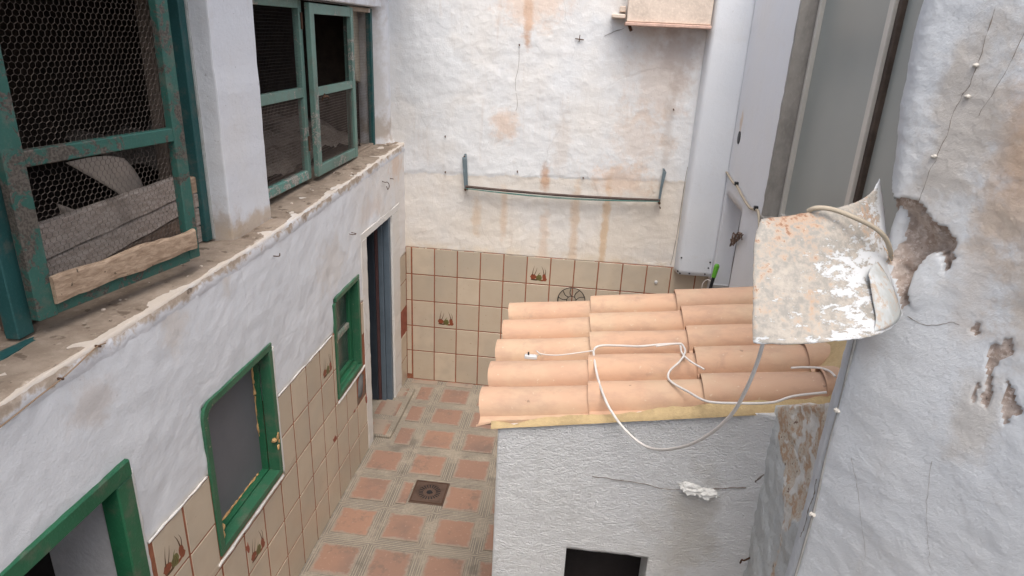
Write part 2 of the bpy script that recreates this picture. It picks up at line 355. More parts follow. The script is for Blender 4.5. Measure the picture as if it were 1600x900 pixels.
# cement bands: concentric ribs round each tile
FX0, FY0, FPX, FPY = .5075, -.945, .335, .344
t = NT('ribbed cement band', .95, 0, .15); X = t.xyz()
def fr(v, c0, p): return t.mul(t.m('ABSOLUTE', t.m('SUBTRACT', t.m('FRACT', t.m('ADD', t.m('DIVIDE', t.m('SUBTRACT', v, c0), p), .5)), .5)), p)
d = t.m('MAXIMUM', fr(X[0], FX0, FPX), fr(X[1], FY0, FPY)); n = t.noise(5, 5, .65); n2 = t.noise(60, 4, .7)
rib = t.m('SINE', t.m('MULTIPLY', d, 2*math.pi/.0145))
ribm = t.mul(t.ss(t.add(rib, t.mul(t.m('SUBTRACT', n2, .5), 3.6)), -.1, .8), t.ss(n, .36, .54))
c = t.mix(t.ss(n2, .3, .7), (.27, .23, .18), (.375, .325, .26)); c = t.mix(t.mul(ribm, .85), c, (.14, .13, .115))
c = t.mix(t.mul(t.ss(t.noise(2.4, 4, off=(7, 0, 0)), .5, .65), .5), c, (.33, .285, .225))
c = t.mix(t.mul(t.ss(t.noise(3.5, 5, off=(1, 9, 0)), .58, .7), .6), c, (.13, .11, .095))
t.bump(t.add(n2, t.mul(ribm, -1.)), .6, .004); M['cement'] = t.col(c)
# roof tile
t = NT('new clay roof tile', .8, 0, .25); r = t.objrand(); n = t.noise(4, 5, .6); n2 = t.noise(14, 5, .65, st=(.5, 1, 1)); P = t.objco(); ox = t.xyz(P)[0]
c = t.mix(r, (.57, .36, .24), (.50, .32, .22)); c = t.mix(t.mul(t.ss(n, .4, .68), .6), c, (.53, .40, .275)); c = t.mix(t.mul(t.ss(n2, .42, .7), .5), c, (.38, .245, .18)); c = t.mix(t.mul(t.ss(t.noise(9, 6, .7, off=(1, 5, 0)), .58, .7), .25), c, (.27, .20, .16))
c = t.mix(t.mul(t.ss(t.noise(60, 3), .68, .72), .6), c, (.60, .48, .35))
c = t.mix(t.mul(t.ss(t.noise(20, 3, off=(3, 7, 1)), .73, .76), .5), c, (.12, .08, .06))
t.bump(t.add(t.mul(n2, .5), t.mul(t.noise(160, 2), .3)), .25, .004); M['rooftile'] = t.col(c)
# corroded sheet
t = NT('corroded painted sheet', .7, .15, .4); OC = t.P; n = t.noise(30, 8, .78, dist=.15, st=(.8, .8, 2.1)); n2 = t.noise(7, 4, .6); a = t.attr(); n3 = t.noise(60, 5, .7)
g = t.mix(t.ss(n3, .35, .65), (.28, .265, .24), (.42, .375, .325)); g = t.mix(t.ss(t.add(n2, t.mul(t.m('SUBTRACT', n3, .5), .7), t.mul(t.m('SUBTRACT', .45, a), .35)), .50, .68), g, (.42, .295, .21))
rs = t.ss(t.add(n3, t.mul(t.m('SUBTRACT', n2, .5), .8), t.mul(t.m('SUBTRACT', .42, a), .75)), .62, .74); g = t.mix(rs, g, (.25, .135, .085))
wm = t.ss(t.add(n, t.mul(t.m('SUBTRACT', a, .58), .42)), .53, .55); c = t.mix(wm, g, (.55, .56, .57))
t.bump(t.add(t.mul(wm, .6), t.mul(n3, .5)), .5, .003); M['sheet'] = t.col(c)
t = NT('sheet metal underside', .8, 0, .2); M['sheet_in'] = t.col(t.mix(t.ss(t.noise(30, 8, .75), .5, .6), t.mix(t.ss(t.noise(12, 5), .4, .65), (.36, .37, .36), (.50, .52, .53)), (.40, .33, .27)))
M['rag'] = simple('dusty pale sheet', (.26, .215, .18), .9, 0, .15, 8)
M['drain'] = simple('brown cast drain plate', (.13, .085, .065), .6, .4, .2, 12, .4)
M['motif_red'] = simple('painted red glaze', (.26, .07, .035), .35, 0, .2, 60)
M['motif_green'] = simple('painted olive glaze', (.17, .17, .06), .35, 0, .2, 60)
M['motif_brown'] = simple('painted brown glaze', (.10, .05, .025), .35, 0, .2, 60)
M['ground'] = simple('bare earth', (.2, .17, .14), .95)
def led():
    t = NT('dusty worn concrete ledge', .95, 0, .1); X = t.xyz(); n = t.noise(7, 6, .65); n2 = t.noise(30, 5, .7)
    c = t.mix(t.ss(n, .35, .65), (.36, .29, .23), (.25, .195, .15)); c = t.mix(t.mul(t.ss(n2, .55, .7), .6), c, (.44, .37, .30))
    c = t.mix(t.mul(t.ss(t.noise(14, 4, off=(5, 1, 2)), .6, .66), .7), c, (.11, .08, .06))
    a = t.attr(); e = t.add(a, t.mul(t.m('SUBTRACT', n, .5), .20), t.mul(t.m('SUBTRACT', n2, .5), .06))
    c = t.mix(t.ss(e, .0, .03), c, (.47, .39, .32)); c = t.mix(t.ss(e, .022, .05), c, (.67, .67, .69))
    t.bump(t.add(n, t.mul(n2, .7)), .8, .008); return t.col(c)
M['ledge'] = led()

FLZ = -.05
# ------------------------------------------------------------------ ground and floor
fill(mesh('ground', [(-40, -40, -.35), (40, -40, -.35), (40, 40, -.35), (-40, 40, -.35)], [(0, 1, 2, 3)], M['ground']), kind='structure')
floor = bpy.data.objects.new('courtyard_floor', None); C.objects.link(floor); floor.location = (1.2, -2, FLZ); floor['kind'] = 'structure'
xs = lines(-.0, 3.2, .05); ys = lines(-6.2, 0, .05); vs = []; fs = []
for x in xs:
    for y in ys: vs.append((x, y, FLZ+.003*fz((x, y, 0), 3)))
nY = len(ys)
for i in range(len(xs)-1):
    for j in range(nY-1): fs.append((i*nY+j, (i+1)*nY+j, (i+1)*nY+j+1, i*nY+j+1))
mesh('cement_bed', vs, fs, M['cement'], floor, smooth=True)
def slab_mesh(name, a, b, c, mat, bev):
    mb = MB(); mb.box((-a/2, -b/2, 0), (a/2, b/2, c), bev=bev); me = bpy.data.meshes.new(name)
    me.from_pydata(mb.v, [], mb.f); me.materials.append(mat); return me
ftm = [slab_mesh('floor_tile', .252-.004*k, .246-.003*k, .008, M['floortile'], .004) for k in range(3)]
def inst(name, me, parent, world, rot=(0, 0, 0), label=None):
    o = bpy.data.objects.new(name, me); C.objects.link(o); o.parent = parent; o.location = Vector(world)-wloc(parent); o.rotation_euler = rot
    if label: o['label'] = label
    return o
def cut_tile(x0, x1, y0, y1, z=FLZ):
    mb = MB(); mb.box((x0, y0, z-.001), (x1, y1, z+.0065), bev=.003); return mb.build('floor_tile', M['floortile'], floor)
DR = (.468, .715, -1.727, -1.477)
for i in range(-1, 6):
    for j in range(-15, 4):
        cx_, cy_ = FX0+i*FPX, FY0+j*FPY
        if cy_ > .1 or cy_ < -4.3: continue
        if cy_+.123 > 0:
            continue
        if i == -1 and cy_ > -1.2:   # cut narrow beside the doorstep
            cut_tile(.172, .172+.125, cy_-.12, cy_+.12); continue
        if i == 1-1 and abs(cy_+1.633) < .05:
            cut_tile(cx_-.126, DR[0]-.012, cy_-.12, cy_+.12); continue
        inst('floor_tile', random.choice(ftm), floor, (cx_+random.uniform(-.003, .003), cy_+random.uniform(-.003, .003), FLZ-.0012+random.uniform(-.0006, .001)), (0, 0, random.uniform(-.008, .008)))
for i in range(0, 6):   # narrow row against the back wall
    cut_tile(FX0+i*FPX-.125, FX0+i*FPX+.125, -.085, -.004)
cut_tile(.06, .30, -.085, -.004)
# raised doorstep slab with its own tiles
st = thing('doorstep', (.06, -.6, FLZ), 'low raised step of terracotta tiles and cement in front of the dark blue door', 'step')
mb = MB(); mb.box((-.3, -1.0, FLZ-.02), (.13, -.215, FLZ+.024), bev=.006, fn=lambda v: v+Vector((.004*fz(v, 9), .004*fz(v, 8), 0))); mb.build('step_slab', M['cement'], st)
for y0, y1 in ((-.99, -.78), (-.70, -.47), (-.39, -.30), (-.27, -.235)):
    mb = MB(); mb.box((-.10 if y0 < -.4 else .0, y0, FLZ+.02), (.085, y1, FLZ+.0285), bev=.003); mb.build('floor_tile', M['floortile'], st)
# drain
dr = thing('floor_drain', ((DR[0]+DR[1])/2, (DR[2]+DR[3])/2, FLZ), 'square brown metal drain cover with a ring of slots set in the tiled floor', 'drain')
dcx, dcy = dr.location.x, dr.location.y
mb = MB(); mb.box((DR[0], DR[2], FLZ-.004), (DR[1], DR[3], FLZ+.006), bev=.003); mb.build('drain_surround', M['drain'], dr)
mb = MB(); e = .115; w_ = .006
for a, b in (((-e, -e), (e, -e+w_)), ((-e, e-w_), (e, e)), ((-e, -e+w_), (-e+w_, e-w_)), ((e-w_, -e+w_), (e, e-w_))):
    mb.box((dcx+a[0], dcy+a[1], FLZ+.004), (dcx+b[0], dcy+b[1], FLZ+.009))
mb.build('drain_rim', M['rust'], dr)
mb = MB(); n = 48; R1, R2 = .088, .022
ring = []
for k in range(n):
    a = 2*math.pi*k/n
    for rr, zz in ((R1, .0062), (R1-.004, .0095), (.082, .0095)): ring.append((dcx+rr*math.cos(a), dcy+rr*math.sin(a), FLZ+zz))
f = []
for k in range(n):
    for j in range(2): f.append((k*3+j, ((k+1) % n)*3+j, ((k+1) % n)*3+j+1, k*3+j+1))
mb.add(ring, f)
mb.build('grate_ring', M['drain'], dr)
for k in range(22):
    a = 2*math.pi*k/22; ca, sa = math.cos(a), math.sin(a); mb = MB(); hw = .0036
    pts = [(r_, q*hw*(1.2 if r_ > .06 else .8)) for r_, q in ((.046, -1), (.078, -1), (.078, 1), (.046, 1))]
    mb.add([(dcx+r_*ca-q*sa, dcy+r_*sa+q*ca, FLZ+.0078) for r_, q in pts]+[(dcx+r_*ca-q*sa, dcy+r_*sa+q*ca, FLZ+.0062) for r_, q in pts], [(0, 1, 2, 3), (0, 4, 5, 1), (1, 5, 6, 2), (2, 6, 7, 3), (3, 7, 4, 0)])
    mb.build('drain_slot', M['black'], dr)
mb = MB(); pts = [(dcx+.021*(1+.25*math.sin(3*k+1))*math.cos(k*math.pi/8), dcy+.021*(1+.25*math.sin(3*k+1))*math.sin(k*math.pi/8), FLZ+.008) for k in range(16)]
mb.add([p for p in pts]+[(p[0], p[1], FLZ+.0062) for p in pts], [tuple(range(16))]+[(k, k+16, (k+1) % 16+16, (k+1) % 16) for k in range(16)]); mb.build('drain_hole', M['black'], dr)

# ------------------------------------------------------------------ back wall
TOPZ = 3.75
bw = thing('back_wall', (1.2, 0, FLZ), 'stained white back wall of the courtyard, beige tiles along its foot', 'wall')
def dback(s_, z_, p):
    v = .006*fz((s_, 0, z_), 2.2)+.0035*fz((s_, 4, z_), 9)+.0016*fz((s_, 8, z_), 26)
    return v+(.004 if z_ > 1.9+.035*s_+.03*fz((s_, 1, z_), 4) else 0)
wallgrid('plaster', lambda s_, z_: (s_, 0, z_), (0, -1, 0), lines(-.35, 3.1, .014), lines(1.245, TOPZ, .014), [], .25, M['back'], bw, dback)
mb = MB(); mb.box((-.1, -.0015, FLZ-.1), (3.1, .25, 1.25)); mb.build('grout_bed', M['grout'], bw)
TW, TH, J = .2033, .25, .0095
def tile_me(wd, ht, mat=None):
    mb = MB(); mb.box((-wd/2, 0, 0), (wd/2, -.0055, ht), bev=.0016); me = bpy.data.meshes.new('wall_tile'); me.from_pydata(mb.v, [], mb.f); me.materials.append(mat or M['tile']); return me
TM = tile_me(TW-J, TH-J); TMB = tile_me(TW-J, TH-J+.045)
def motif(parent, rot=0):
    """painted fruit: two round red fruits, a pale olive one between, dark blades above; tile-local (x, -y out)"""
    mb = MB()
    def ell(cx, cz, rx, rz, mi, y, n=14, wob=.12, a0=0.):
        v = [(cx, y, cz)]+[(cx+rx*(1+wob*math.sin(3*k+a0))*math.cos(2*math.pi*k/n), y, cz+rz*(1+wob*math.cos(5*k+a0))*math.sin(2*math.pi*k/n)) for k in range(n)]
        mb.add(v, [(0, 1+(k+1) % n, 1+k) for k in range(n)], mi)
    def blade(pts, wd, mi, y):
        wd *= 1.5
        P = smoothpts([(a, y, b) for a, b in pts], 4)
        for i in range(len(P)-1):
            w0 = wd*(1-i/len(P)); w1 = wd*(1-(i+1)/len(P))
            mb.add([P[i]+Vector((-w0, 0, 0)), P[i]+Vector((w0, 0, 0)), P[i+1]+Vector((w1, 0, 0)), P[i+1]+Vector((-w1, 0, 0))], [(0, 1, 2, 3)], mi)
    Y = -.0058
    ell(-.042, .062, .026, .024, 0, Y); ell(.052, .068, .016, .028, 0, Y, a0=1); ell(.058, .045, .018, .016, 0, Y-.0001, a0=2)
    ell(.008, .056, .026, .028, 1, Y-.0002, a0=3); ell(.03, .035, .03, .008, 0, Y, a0=1); ell(-.03, .036, .035, .007, 2, Y-.0001, a0=2)
    for q in range(4): blade([(.0-.016+q*.011, .04), (-.012+q*.010, .06), (-.004+q*.004, .082)], .0018, 2, Y-.0004)
    blade([(-.05, .075), (-.046, .12), (-.036, .165)], .0028, 2, Y); blade([(-.034, .078), (-.02, .115), (-.012, .15)], .0026, 2, Y)
    blade([(.05, .09), (.04, .13), (.024, .165)], .0028, 2, Y); blade([(.06, .085), (.062, .12), (.05, .15)], .0024, 2, Y); blade([(0, .08), (.012, .10), (.026, .105)], .003, 1, Y)
    me = bpy.data.meshes.new('painted_fruit'); me.from_pydata(mb.v, [], mb.f)
    for k in ('motif_red', 'motif_green', 'motif_brown'): me.materials.append(M[k])
    me.polygons.foreach_set('material_index', mb.m); return me
MOT = motif(None)
def put_tile(parent, world, rz=0., fruit=False, me=None, label=None):
    t_ = inst('wall_tile', me or TM, parent, world, (random.uniform(-.004, .004), 0, rz+random.uniform(-.006, .006)), label or ('tile painted with red and olive fruit' if fruit else None))
    if fruit:
        f_ = bpy.data.objects.new('painted_fruit', MOT); C.objects.link(f_); f_.parent = t_
    return t_
X0 = .0551; ME0 = tile_me(.040, TH-J)
for r_ in range(5):
    for k in range(13):
        if k == 0: put_tile(bw, (.026, 0, (4-r_)*TH+J/2), me=ME0)
        put_tile(bw, (X0+(k+.5)*TW, 0, (4-r_)*TH+J/2-(.045 if r_ == 4 else 0)), fruit=((r_, k) in ((0, 5), (2, 1))), me=TMB if r_ == 4 else None)
# column boxed out of the back wall, over the tiles, and right wall
colm = plaster('boxed column plaster', (.66, .68, .71), (.70, .70, .70), (.52, .47, .42), streak=.12, rough_b=.3, cracks=0, speck=.25, fine=.2)
cl_ = thing('boxed_column', (2.46, -.06, 1.2), 'smooth pale boxed column in the right corner of the back wall', 'column')
def colpos(s_, z_):
    k = (s_-2.31)/.30
    return (s_, -.125+.09*max(0, 1-(s_-2.31)/.035)**2, z_)
wallgrid('column_face', colpos, (0, -1, 0), lines(2.31, 2.60, .0145), lines(1.235, TOPZ, .04), [], .12, colm, cl_, lambda s_, z_, p: .003*fz((s_, 2, z_), 4))
for (x_, z_) in ((2.325, 1.262), (2.345, 1.245), (2.42, 1.25), (2.545, 1.255), (2.565, 1.31), (2.572, 1.36), (2.34, 1.38)):
    mb = MB(); mb.tube([(x_, -.120, z_), (x_, -.131, z_)], .0065, 8); mb.build('screw_hole', M['black'], cl_)
# right wall
rw = thing('right_wall', (2.7, -1.5, FLZ), 'smooth white right wall of the courtyard beyond the roofed outhouse', 'wall')
wallgrid('plaster', lambda s_, z_: (2.6, s_, z_), (-1, 0, 0), lines(-4.2, 0, .04, (-.78, -.20, -3.3, -1.33)), lines(FLZ-.1, TOPZ, .04, (1.2, 1.945, 2.06)), [(-.78, -.20, 1.2, 1.945), (-3.3, -1.33, 2.06, 9)], .13, M['rightw'], rw, lambda s_, z_, p: .003*fz((0, s_, z_), 3))
mb = MB(); mb.box((2.75, -.9, 1.1), (3.5, -.05, 2.1)); 
mb.build('niche_back', M['greyrev'], rw)
mb = MB(); mb.box((2.595, -1.331, 2.05), (2.73, -1.312, TOPZ), bev=.002)
mb = MB(); mb.box((2.592, -1.40, 2.06), (2.60, -1.33, 2.07)); 
# concrete jamb with a broken edge
jv = []; jf = []; zz = lines(2.0, TOPZ, .03)
for i, z_ in enumerate(zz):
    e = 2.594+.004*fz((0, 7, z_), 12)
    jv += [(2.75, -1.30, z_), (e, -1.30, z_), (e, -1.334, z_), (2.75, -1.335, z_)]
for i in range(len(zz)-1):
    for k in range(4): jf.append((i*4+k, i*4+(k+1) % 4, (i+1)*4+(k+1) % 4, (i+1)*4+k))
mesh('concrete_jamb', jv, jf, M['concrete'], rw)
mb = MB(); mb.box((2.585, -3.31, 2.03), (2.78, -1.31, 2.062), bev=.004); mb.build('concrete_sill', M['concrete'], rw)
mb = MB(); mb.box((2.595, -.21, 1.185), (2.75, -.77, 1.202), bev=.003); mb.build('niche_sill', M['concrete'], rw)
# pipe hole and its stain
mb = MB(); n = 20; ov = [(2.594, -.318+.038*math.cos(2*math.pi*k/n), 2.39+.046*math.sin(2*math.pi*k/n)) for k in range(n)]
mb.add(ov+[(2.6, v[1], v[2]) for v in ov], [tuple(range(n))]+[(k, (k+1) % n, (k+1) % n+n, k+n) for k in range(n)]); mb.build('pipe_hole', M['black'], rw)
# tall window
tw = thing('tall_window', (2.7, -1.9, 2.06), 'tall frosted glass window with pale aluminium frame at the right', 'window')
def frame_bar(y0, y1, z0=2.065, z1=TOPZ, x0=2.675, x1=2.71, nm='frame_bar', mt='metalwhite'):
    mb = MB(); mb.box((x0, y0, z0), (x1, y1, z1), bev=.003); return mb.build(nm, M[mt], tw)
frame_bar(-1.40, -1.368); frame_bar(-1.368, -1.338, nm='dark_gap_strip', mt='black', x0=2.69)  # black strip paints the shaded gap between concrete jamb and frame
frame_bar(-2.375, -2.325); frame_bar(-2.41, -2.375, x0=2.69, x1=2.72, nm='dark_gap_strip', mt='darkbrown'); frame_bar(-3.3, -1.40, 2.062, 2.10)
frame_bar(-2.325, -1.40, 2.10, TOPZ, 2.70, 2.706, 'glass_pane', 'frost'); frame_bar(-3.3, -2.40, 2.09, TOPZ, 2.712, 2.718, 'glass_pane', 'frost')
# cream canopy box on the back wall
cb = thing('canopy_box', (2.0, -.1, 3.11), 'peeling cream rendered box with a pink bottom rim high on the back wall', 'canopy')
wob = lambda v: v+Vector((.003*fz(v, 11), .003*fz(v+Vector((5, 0, 0)), 11), .0025*fz(v, 14)))
mb = MB(); mb.box((1.71, -.17, 3.145), (2.305, .0, TOPZ), bev=.004); mb.build('rendered_box', M['pink'], cb)
mb = MB(); mb.box((1.70, -.20, 3.118), (2.31, -.0, 3.142), bev=.005); mb.build('bottom_rim', simple('pinkish worn rim', (.62, .42, .34), .85, 0, .25, 14, .5, dark=.6), cb)
mb = MB(); mb.box((1.60, -.14, 3.165), (1.70, .0, 3.195), bev=.006); mb.box((1.655, -.1, 3.21), (1.70, .0, 3.25), bev=.004); mb.build('broken_ledge', M['pink'], cb)
mb = MB(); mb.tube([(1.735, -.1, 3.12), (1.75, -.12, 3.085)], .012, 6); mb.build('bracket_stub', M['rust'], cb)

hb = thing('rear_shade_wall', (1, -6, FLZ), 'white house wall behind the viewer, unseen, added to shade the near end of the courtyard', 'shading')  # unseen wall added to hold light off the near end
mb = MB(); mb.box((-3, -6.4, FLZ), (4.5, -5.9, 2.6)); mb.build('wall', M['rightw'], hb)
# ------------------------------------------------------------------ left wall
def ztop(y): 
    P = [(-6.3, 2.05), (-3.7, 2.055), (-2.5, 2.063), (-1.6, 2.09), (0.05, 2.148)]
    for (a, b), (c, d) in zip(P, P[1:]):
        if a <= y <= c: return b+(d-b)*(y-a)/(c-a)
    return P[-1][1]
lw = thing('left_wall', (0, -2, FLZ), 'whitewashed left wall with a dusty ledge on top and beige tiles along its foot', 'wall')
DZ = 1.196
H_DOOR = (-1.04, -.40, -9, 1.632); H_SM = (-1.70, -1.24, .73, 1.42); H_MID = (-3.19, -2.58, .77, 1.52); H_NEAR = (-4.75, -3.66, -9, 1.59)
def lpos(s_, z_):
    if z_ > 1.75: z_ = 1.75+(z_-1.75)*(ztop(s_)-1.75)/(2.05-1.75)
    return (0, s_, z_)
def dleft(s_, z_, p):
    v = .007*fz((0, s_, z_), 2.0)+.0038*fz((4, s_, z_), 8)+.0015*fz((8, s_, z_), 25)
    ed = 1
    return v*ed
sl = lines(-6.2, 0.04, .0155, (H_DOOR[0], H_DOOR[1], H_SM[0], H_SM[1], H_MID[0], H_MID[1], H_NEAR[0], H_NEAR[1], -1.155, -.215, -3.63))
zl = lines(FLZ-.1, 2.05, .0155, (DZ, 1.632, .73, 1.42, .77, 1.52, 1.59))
dado = [(-3.63, -1.155, -9, DZ), (-.20, .5, -9, DZ)]
wallgrid('plaster', lpos, (1, 0, 0), sl, zl, [H_DOOR, H_SM, H_MID, H_NEAR]+dado, .14, M['left'], lw, dleft)
# grout bed behind dado, in rectangles around the openings
mb = MB()
for (y0, y1, z0, z1) in ((-3.63, -3.19, FLZ-.1, DZ), (-3.19, -2.58, FLZ-.1, .77), (-2.58, -1.70, FLZ-.1, DZ), (-1.70, -1.24, FLZ-.1, .73), (-1.24, -1.155, FLZ-.1, DZ), (-.20, .0, FLZ-.1, DZ)):
    mb.box((-.14, y0, z0), (-.0005, y1, z1))
mb.build('grout_bed', M['grout'], lw)
cream = plaster('cream plaster surround', (.68, .66, .63), (.68, .61, .53), (.50, .40, .32), streak=.3, rough_b=.5, cracks=.2)
mb = MB(); nz_ = lambda v: v+Vector((.003*fz(v, 7), .004*fz(v+Vector((3, 0, 0)), 9), .003*fz(v, 9)))
def rough_post(y0, y1, z0, z1, x1=.012, nm='plaster_post', mt=None, x0=-.12, par=None):
    zz = lines(z0, z1, .03); v = []; f = []
    for z_ in zz:
        a = y0+.004*fz((0, 3, z_), 8); b = y1+.004*fz((0, 9, z_), 8); x_ = x1+.003*fz((1, y0, z_), 8)
        v += [(x0, a, z_), (x_-.004, a, z_), (x_, a+.006, z_), (x_, b-.006, z_), (x_-.004, b, z_), (x0, b, z_)]
    for i in range(len(zz)-1):
        for k in range(6): f.append((i*6+k, i*6+(k+1) % 6, (i+1)*6+(k+1) % 6, (i+1)*6+k))
    f += [tuple(range(6))[::-1], tuple((len(zz)-1)*6+k for k in range(6))]
    return mesh(nm, v, f, mt or cream, par or lw)
rough_post(-1.158, -1.036, FLZ-.02, 1.632, .004); rough_post(-.405, -.195, FLZ-.02, 1.632, .004)
mb = MB(); mb.box((-.12, -1.16, 1.6325), (.0035, -.19, 1.68), bev=.002, fn=lambda v: v+Vector((0, 0, .01*fz(v, 4)*(v.z > 1.66)))); mb.build('lintel', cream, lw)
# ledge: swept profile with a crumbly front edge
yy = lines(-6.2, 0.03, .02); prof = [(-.45, 0), (-.30, .0), (-.2, .001), (-.12, 0), (-.06, 0), (-.03, -.001), (-.012, -.003), (-.004, -.008), (.001, -.018), (.003, -.035), (.003, -.06), (-.006, -.09)]
v = []; f = []
lat = []
for y in yy:
    for k, (a, b) in enumerate(prof):
        wv = .006*fz((a*3, y, 0), 6)+.003*fz((a, y, 2), 22); z_ = ztop(y)+.003+b+wv*(1 if k < 8 else .3)
        if k >= 6: a = a+dleft(y, z_, None)+.0035*fz((3, y, b*4), 20)
        v.append((a, y, z_)); lat.append(a if k < 6 else b*-1)
m_ = len(prof)
for i in range(len(yy)-1):
    for k in range(m_-1): f.append((i*m_+k, i*m_+k+1, (i+1)*m_+k+1, (i+1)*m_+k))
mesh('ledge', v, f, M['ledge'], lw, smooth=True, attr=lat)
# left tiles
TW2 = .2049; TML = tile_me(TW2-.013, TH-J)
ROWZ = [DZ-TH*(r_+1) for r_ in range(5)]
def clipbox(y0, y1, z0, z1):
    """rectangles of a tile left after the window is cut out"""
    out = [(y0, y1, z0, z1)]
    for h in ((-1.727, -1.205, .69, 1.46), (-3.212, -2.552, .735, 1.56)):
        nw = []
        for (a, b, c, d) in out:
            if b <= h[0] or a >= h[1] or d <= h[2] or c >= h[3]: nw.append((a, b, c, d)); continue
            if c < h[2]: nw.append((a, b, c, h[2]))
            cc = max(c, h[2])
            if a < h[0]: nw.append((a, h[0], cc, d))
            if b > h[1]: nw.append((h[1], b, cc, d))
        out = nw
    return [q for q in out if q[1]-q[0] > .007 and q[3]-q[2] > .012]
fruitL = {(12, 0), (4, 0), (9, 2), }
TW2 = .2049
for k in range(0, 12):
    for r_ in range(5):
        y1 = -(1.1528+k*TW2)-.0065; y0 = -(1.1528+(k+1)*TW2)+.0065; z0 = ROWZ[r_]+J/2; z1 = ROWZ[r_]+TH-J/2
        if (k, r_) in ((0, 2), (0, 1)): continue
        full = (y1-y0)*(z1-z0); parts = clipbox(y0, y1, z0, z1)
        if len(parts) == 1 and abs((parts[0][1]-parts[0][0])*(parts[0][3]-parts[0][2])-full) < 1e-6:
            t_ = put_tile(lw, (-.0035, (y0+y1)/2, z0), math.pi/2, fruit=((k+1, r_) in fruitL), me=TML)
        else:
            for (a, b, c, d) in parts:
                mb = MB(); mb.box((-.0035, a, c), (.002, b, d), bev=.0015); mb.build('wall_tile', M['tile'], lw)
for r_ in range(5):
    z0 = ROWZ[r_]+J/2; mb = MB(); mb.box((-.0035, -.185, z0), (.002, -.008, z0+TH-J), bev=.0015)
    mb.build('wall_tile', M['redtile'] if r_ == 2 else M['tile'], lw, label='tile with its glaze gone, bare red clay' if r_ == 2 else None)
# broken place under the small window
mb = MB(); n = 9
v = []; f = []
for i in range(10):
    for j in range(14):
        y = -1.36+.20*i/9; z = .45+.24*j/13; v.append((-.001+.006*fz((1, y, z), 14), y, z))
for i in range(9):
    for j in range(13): f.append((i*14+j, (i+1)*14+j, (i+1)*14+j+1, i*14+j+1))
mesh('bare_mortar_patch', v, f, simple('brown bare mortar', (.21, .145, .105), .95, 0, .25, 14, .8), lw)
lv = []; lf = []
for i in range(9):
    for j in range(13):
        a = i/8; b = j/12; y = -1.345+.105*a+.02*b; z = .47+.20*b; d = math.sin(math.pi*min(1, max(0, a)))*math.sin(math.pi*b)
        lv.append((.002+.016*d+.003*fz((y, z, 3), 20)-.006*(d < .2), y, z))
for i in range(8):
    for j in range(12): lf.append((i*13+j, (i+1)*13+j, (i+1)*13+j+1, i*13+j+1))
mesh('cement_smear', lv, lf, simple('dark grey cement smear', (.17, .17, .165), .9, 0, .2, 12, .5), lw, smooth=True)
# chips where the red body shows
for (y, z, a, b) in ((-1.815, .47, .03, .02), (-1.60, .71, .014, .008), (-3.30, .60, .012, .02), (-2.98, .60, .012, .03), (-1.12-.05, .40, .02, .04), (-1.43, .45, .02, .01)):
    mb = MB(); n = 10; P = [(.0032, y+a*(1+.35*math.sin(5*k))*math.cos(.628*k), z+b*(1+.3*math.cos(3*k))*math.sin(.628*k)) for k in range(n)]
    mb.add(P+[(.0, p[1], p[2]) for p in P], [tuple(range(n))]+[(k, (k+1) % n, (k+1) % n+n, k+n) for k in range(n)]); mb.build('glaze_chip', M['redtile'], lw)
# white bead of plaster above the dado and around windows
def bead(pts, r, par=lw, nm='plaster_bead', mt=None):
    P = smoothpts(pts, 14); P = [p+Vector((.001*fz(p, 20), .003*fz(p, 14), .003*fz(p+Vector((1, 1, 1)), 14))) for p in P]
    mb = MB(); mb.tube(P, [r*(1+.35*fz(p, 17)) for p in P], 6); return mb.build(nm, mt or cream, par, smooth=True)
bead([(.0, -3.645, 1.55), (.0, -3.642, 1.2), (.0, -3.64, .6), (0, -3.64, .1)], .008)
bead([(.0, -3.625, 1.204), (0, -3.4, 1.202), (.0, -3.22, 1.202)], .006); bead([(.0, -2.53, 1.203), (0, -2.2, 1.203), (.0, -1.76, 1.201)], .005)
bead([(.001, -3.23, .722), (.001, -2.9, .725), (.001, -2.56, .725)], .010); bead([(.001, -2.545, .73), (.0, -2.545, 1.1), (.0, -2.545, 1.5)], .007)
bead([(.0, -1.18, .69), (.0, -1.3, .683), (.0, -1.72, .685)], .010)

# ------------------------------------------------------------------ windows and doors of the left wall
def fillet_frame(parent, y0, y1, z0, z1, wd, x0, x1, mat, names=('frame_rail', 'frame_stile'), round_tl=0., bot=True, bev=.004, seg=True):
    out = []
    def b(a, c, nm):
        mb = MB(); mb.box(a, c, bev=bev, fn=lambda v: v+Vector((.0012*fz(v, 9), .0015*fz(v, 10), .0015*fz(v+Vector((2, 2, 2)), 10)))); o = mb.build(nm, mat, parent); out.append(o)
    b((x0, y0+(round_tl or wd), z1-wd), (x1, y1, z1), names[0])
    if bot: b((x0, y0, z0), (x1, y1, z0+wd), names[0])
    zb = z0+(wd if bot else 0)
    b((x0, y0, zb), (x1, y0+wd, z1-(round_tl or wd)), names[1]); b((x0, y1-wd, zb), (x1, y1, z1-wd), names[1])
    if round_tl:
        n = 6; v = []; f = []
        cyy, czz = y0+round_tl, z1-round_tl
        for k in range(n+1):
            a = math.pi/2*k/n
            for rr in (round_tl, round_tl-wd):
                for x in (x0, x1): v.append((x, cyy-rr*math.cos(a), czz+rr*math.sin(a)))
        for k in range(n):
            A = 4*k; B = 4*k+4; f += [(A, A+1, B+1, B), (A+2, B+2, B+3, A+3), (A+1, A+3, B+3, B+1), (A, B, B+2, A+2)]
        f += [(0, 2, 3, 1), (4*n, 4*n+1, 4*n+3, 4*n+2)]
        out.append(mesh('frame_corner', v, f, mat, parent))
    return out
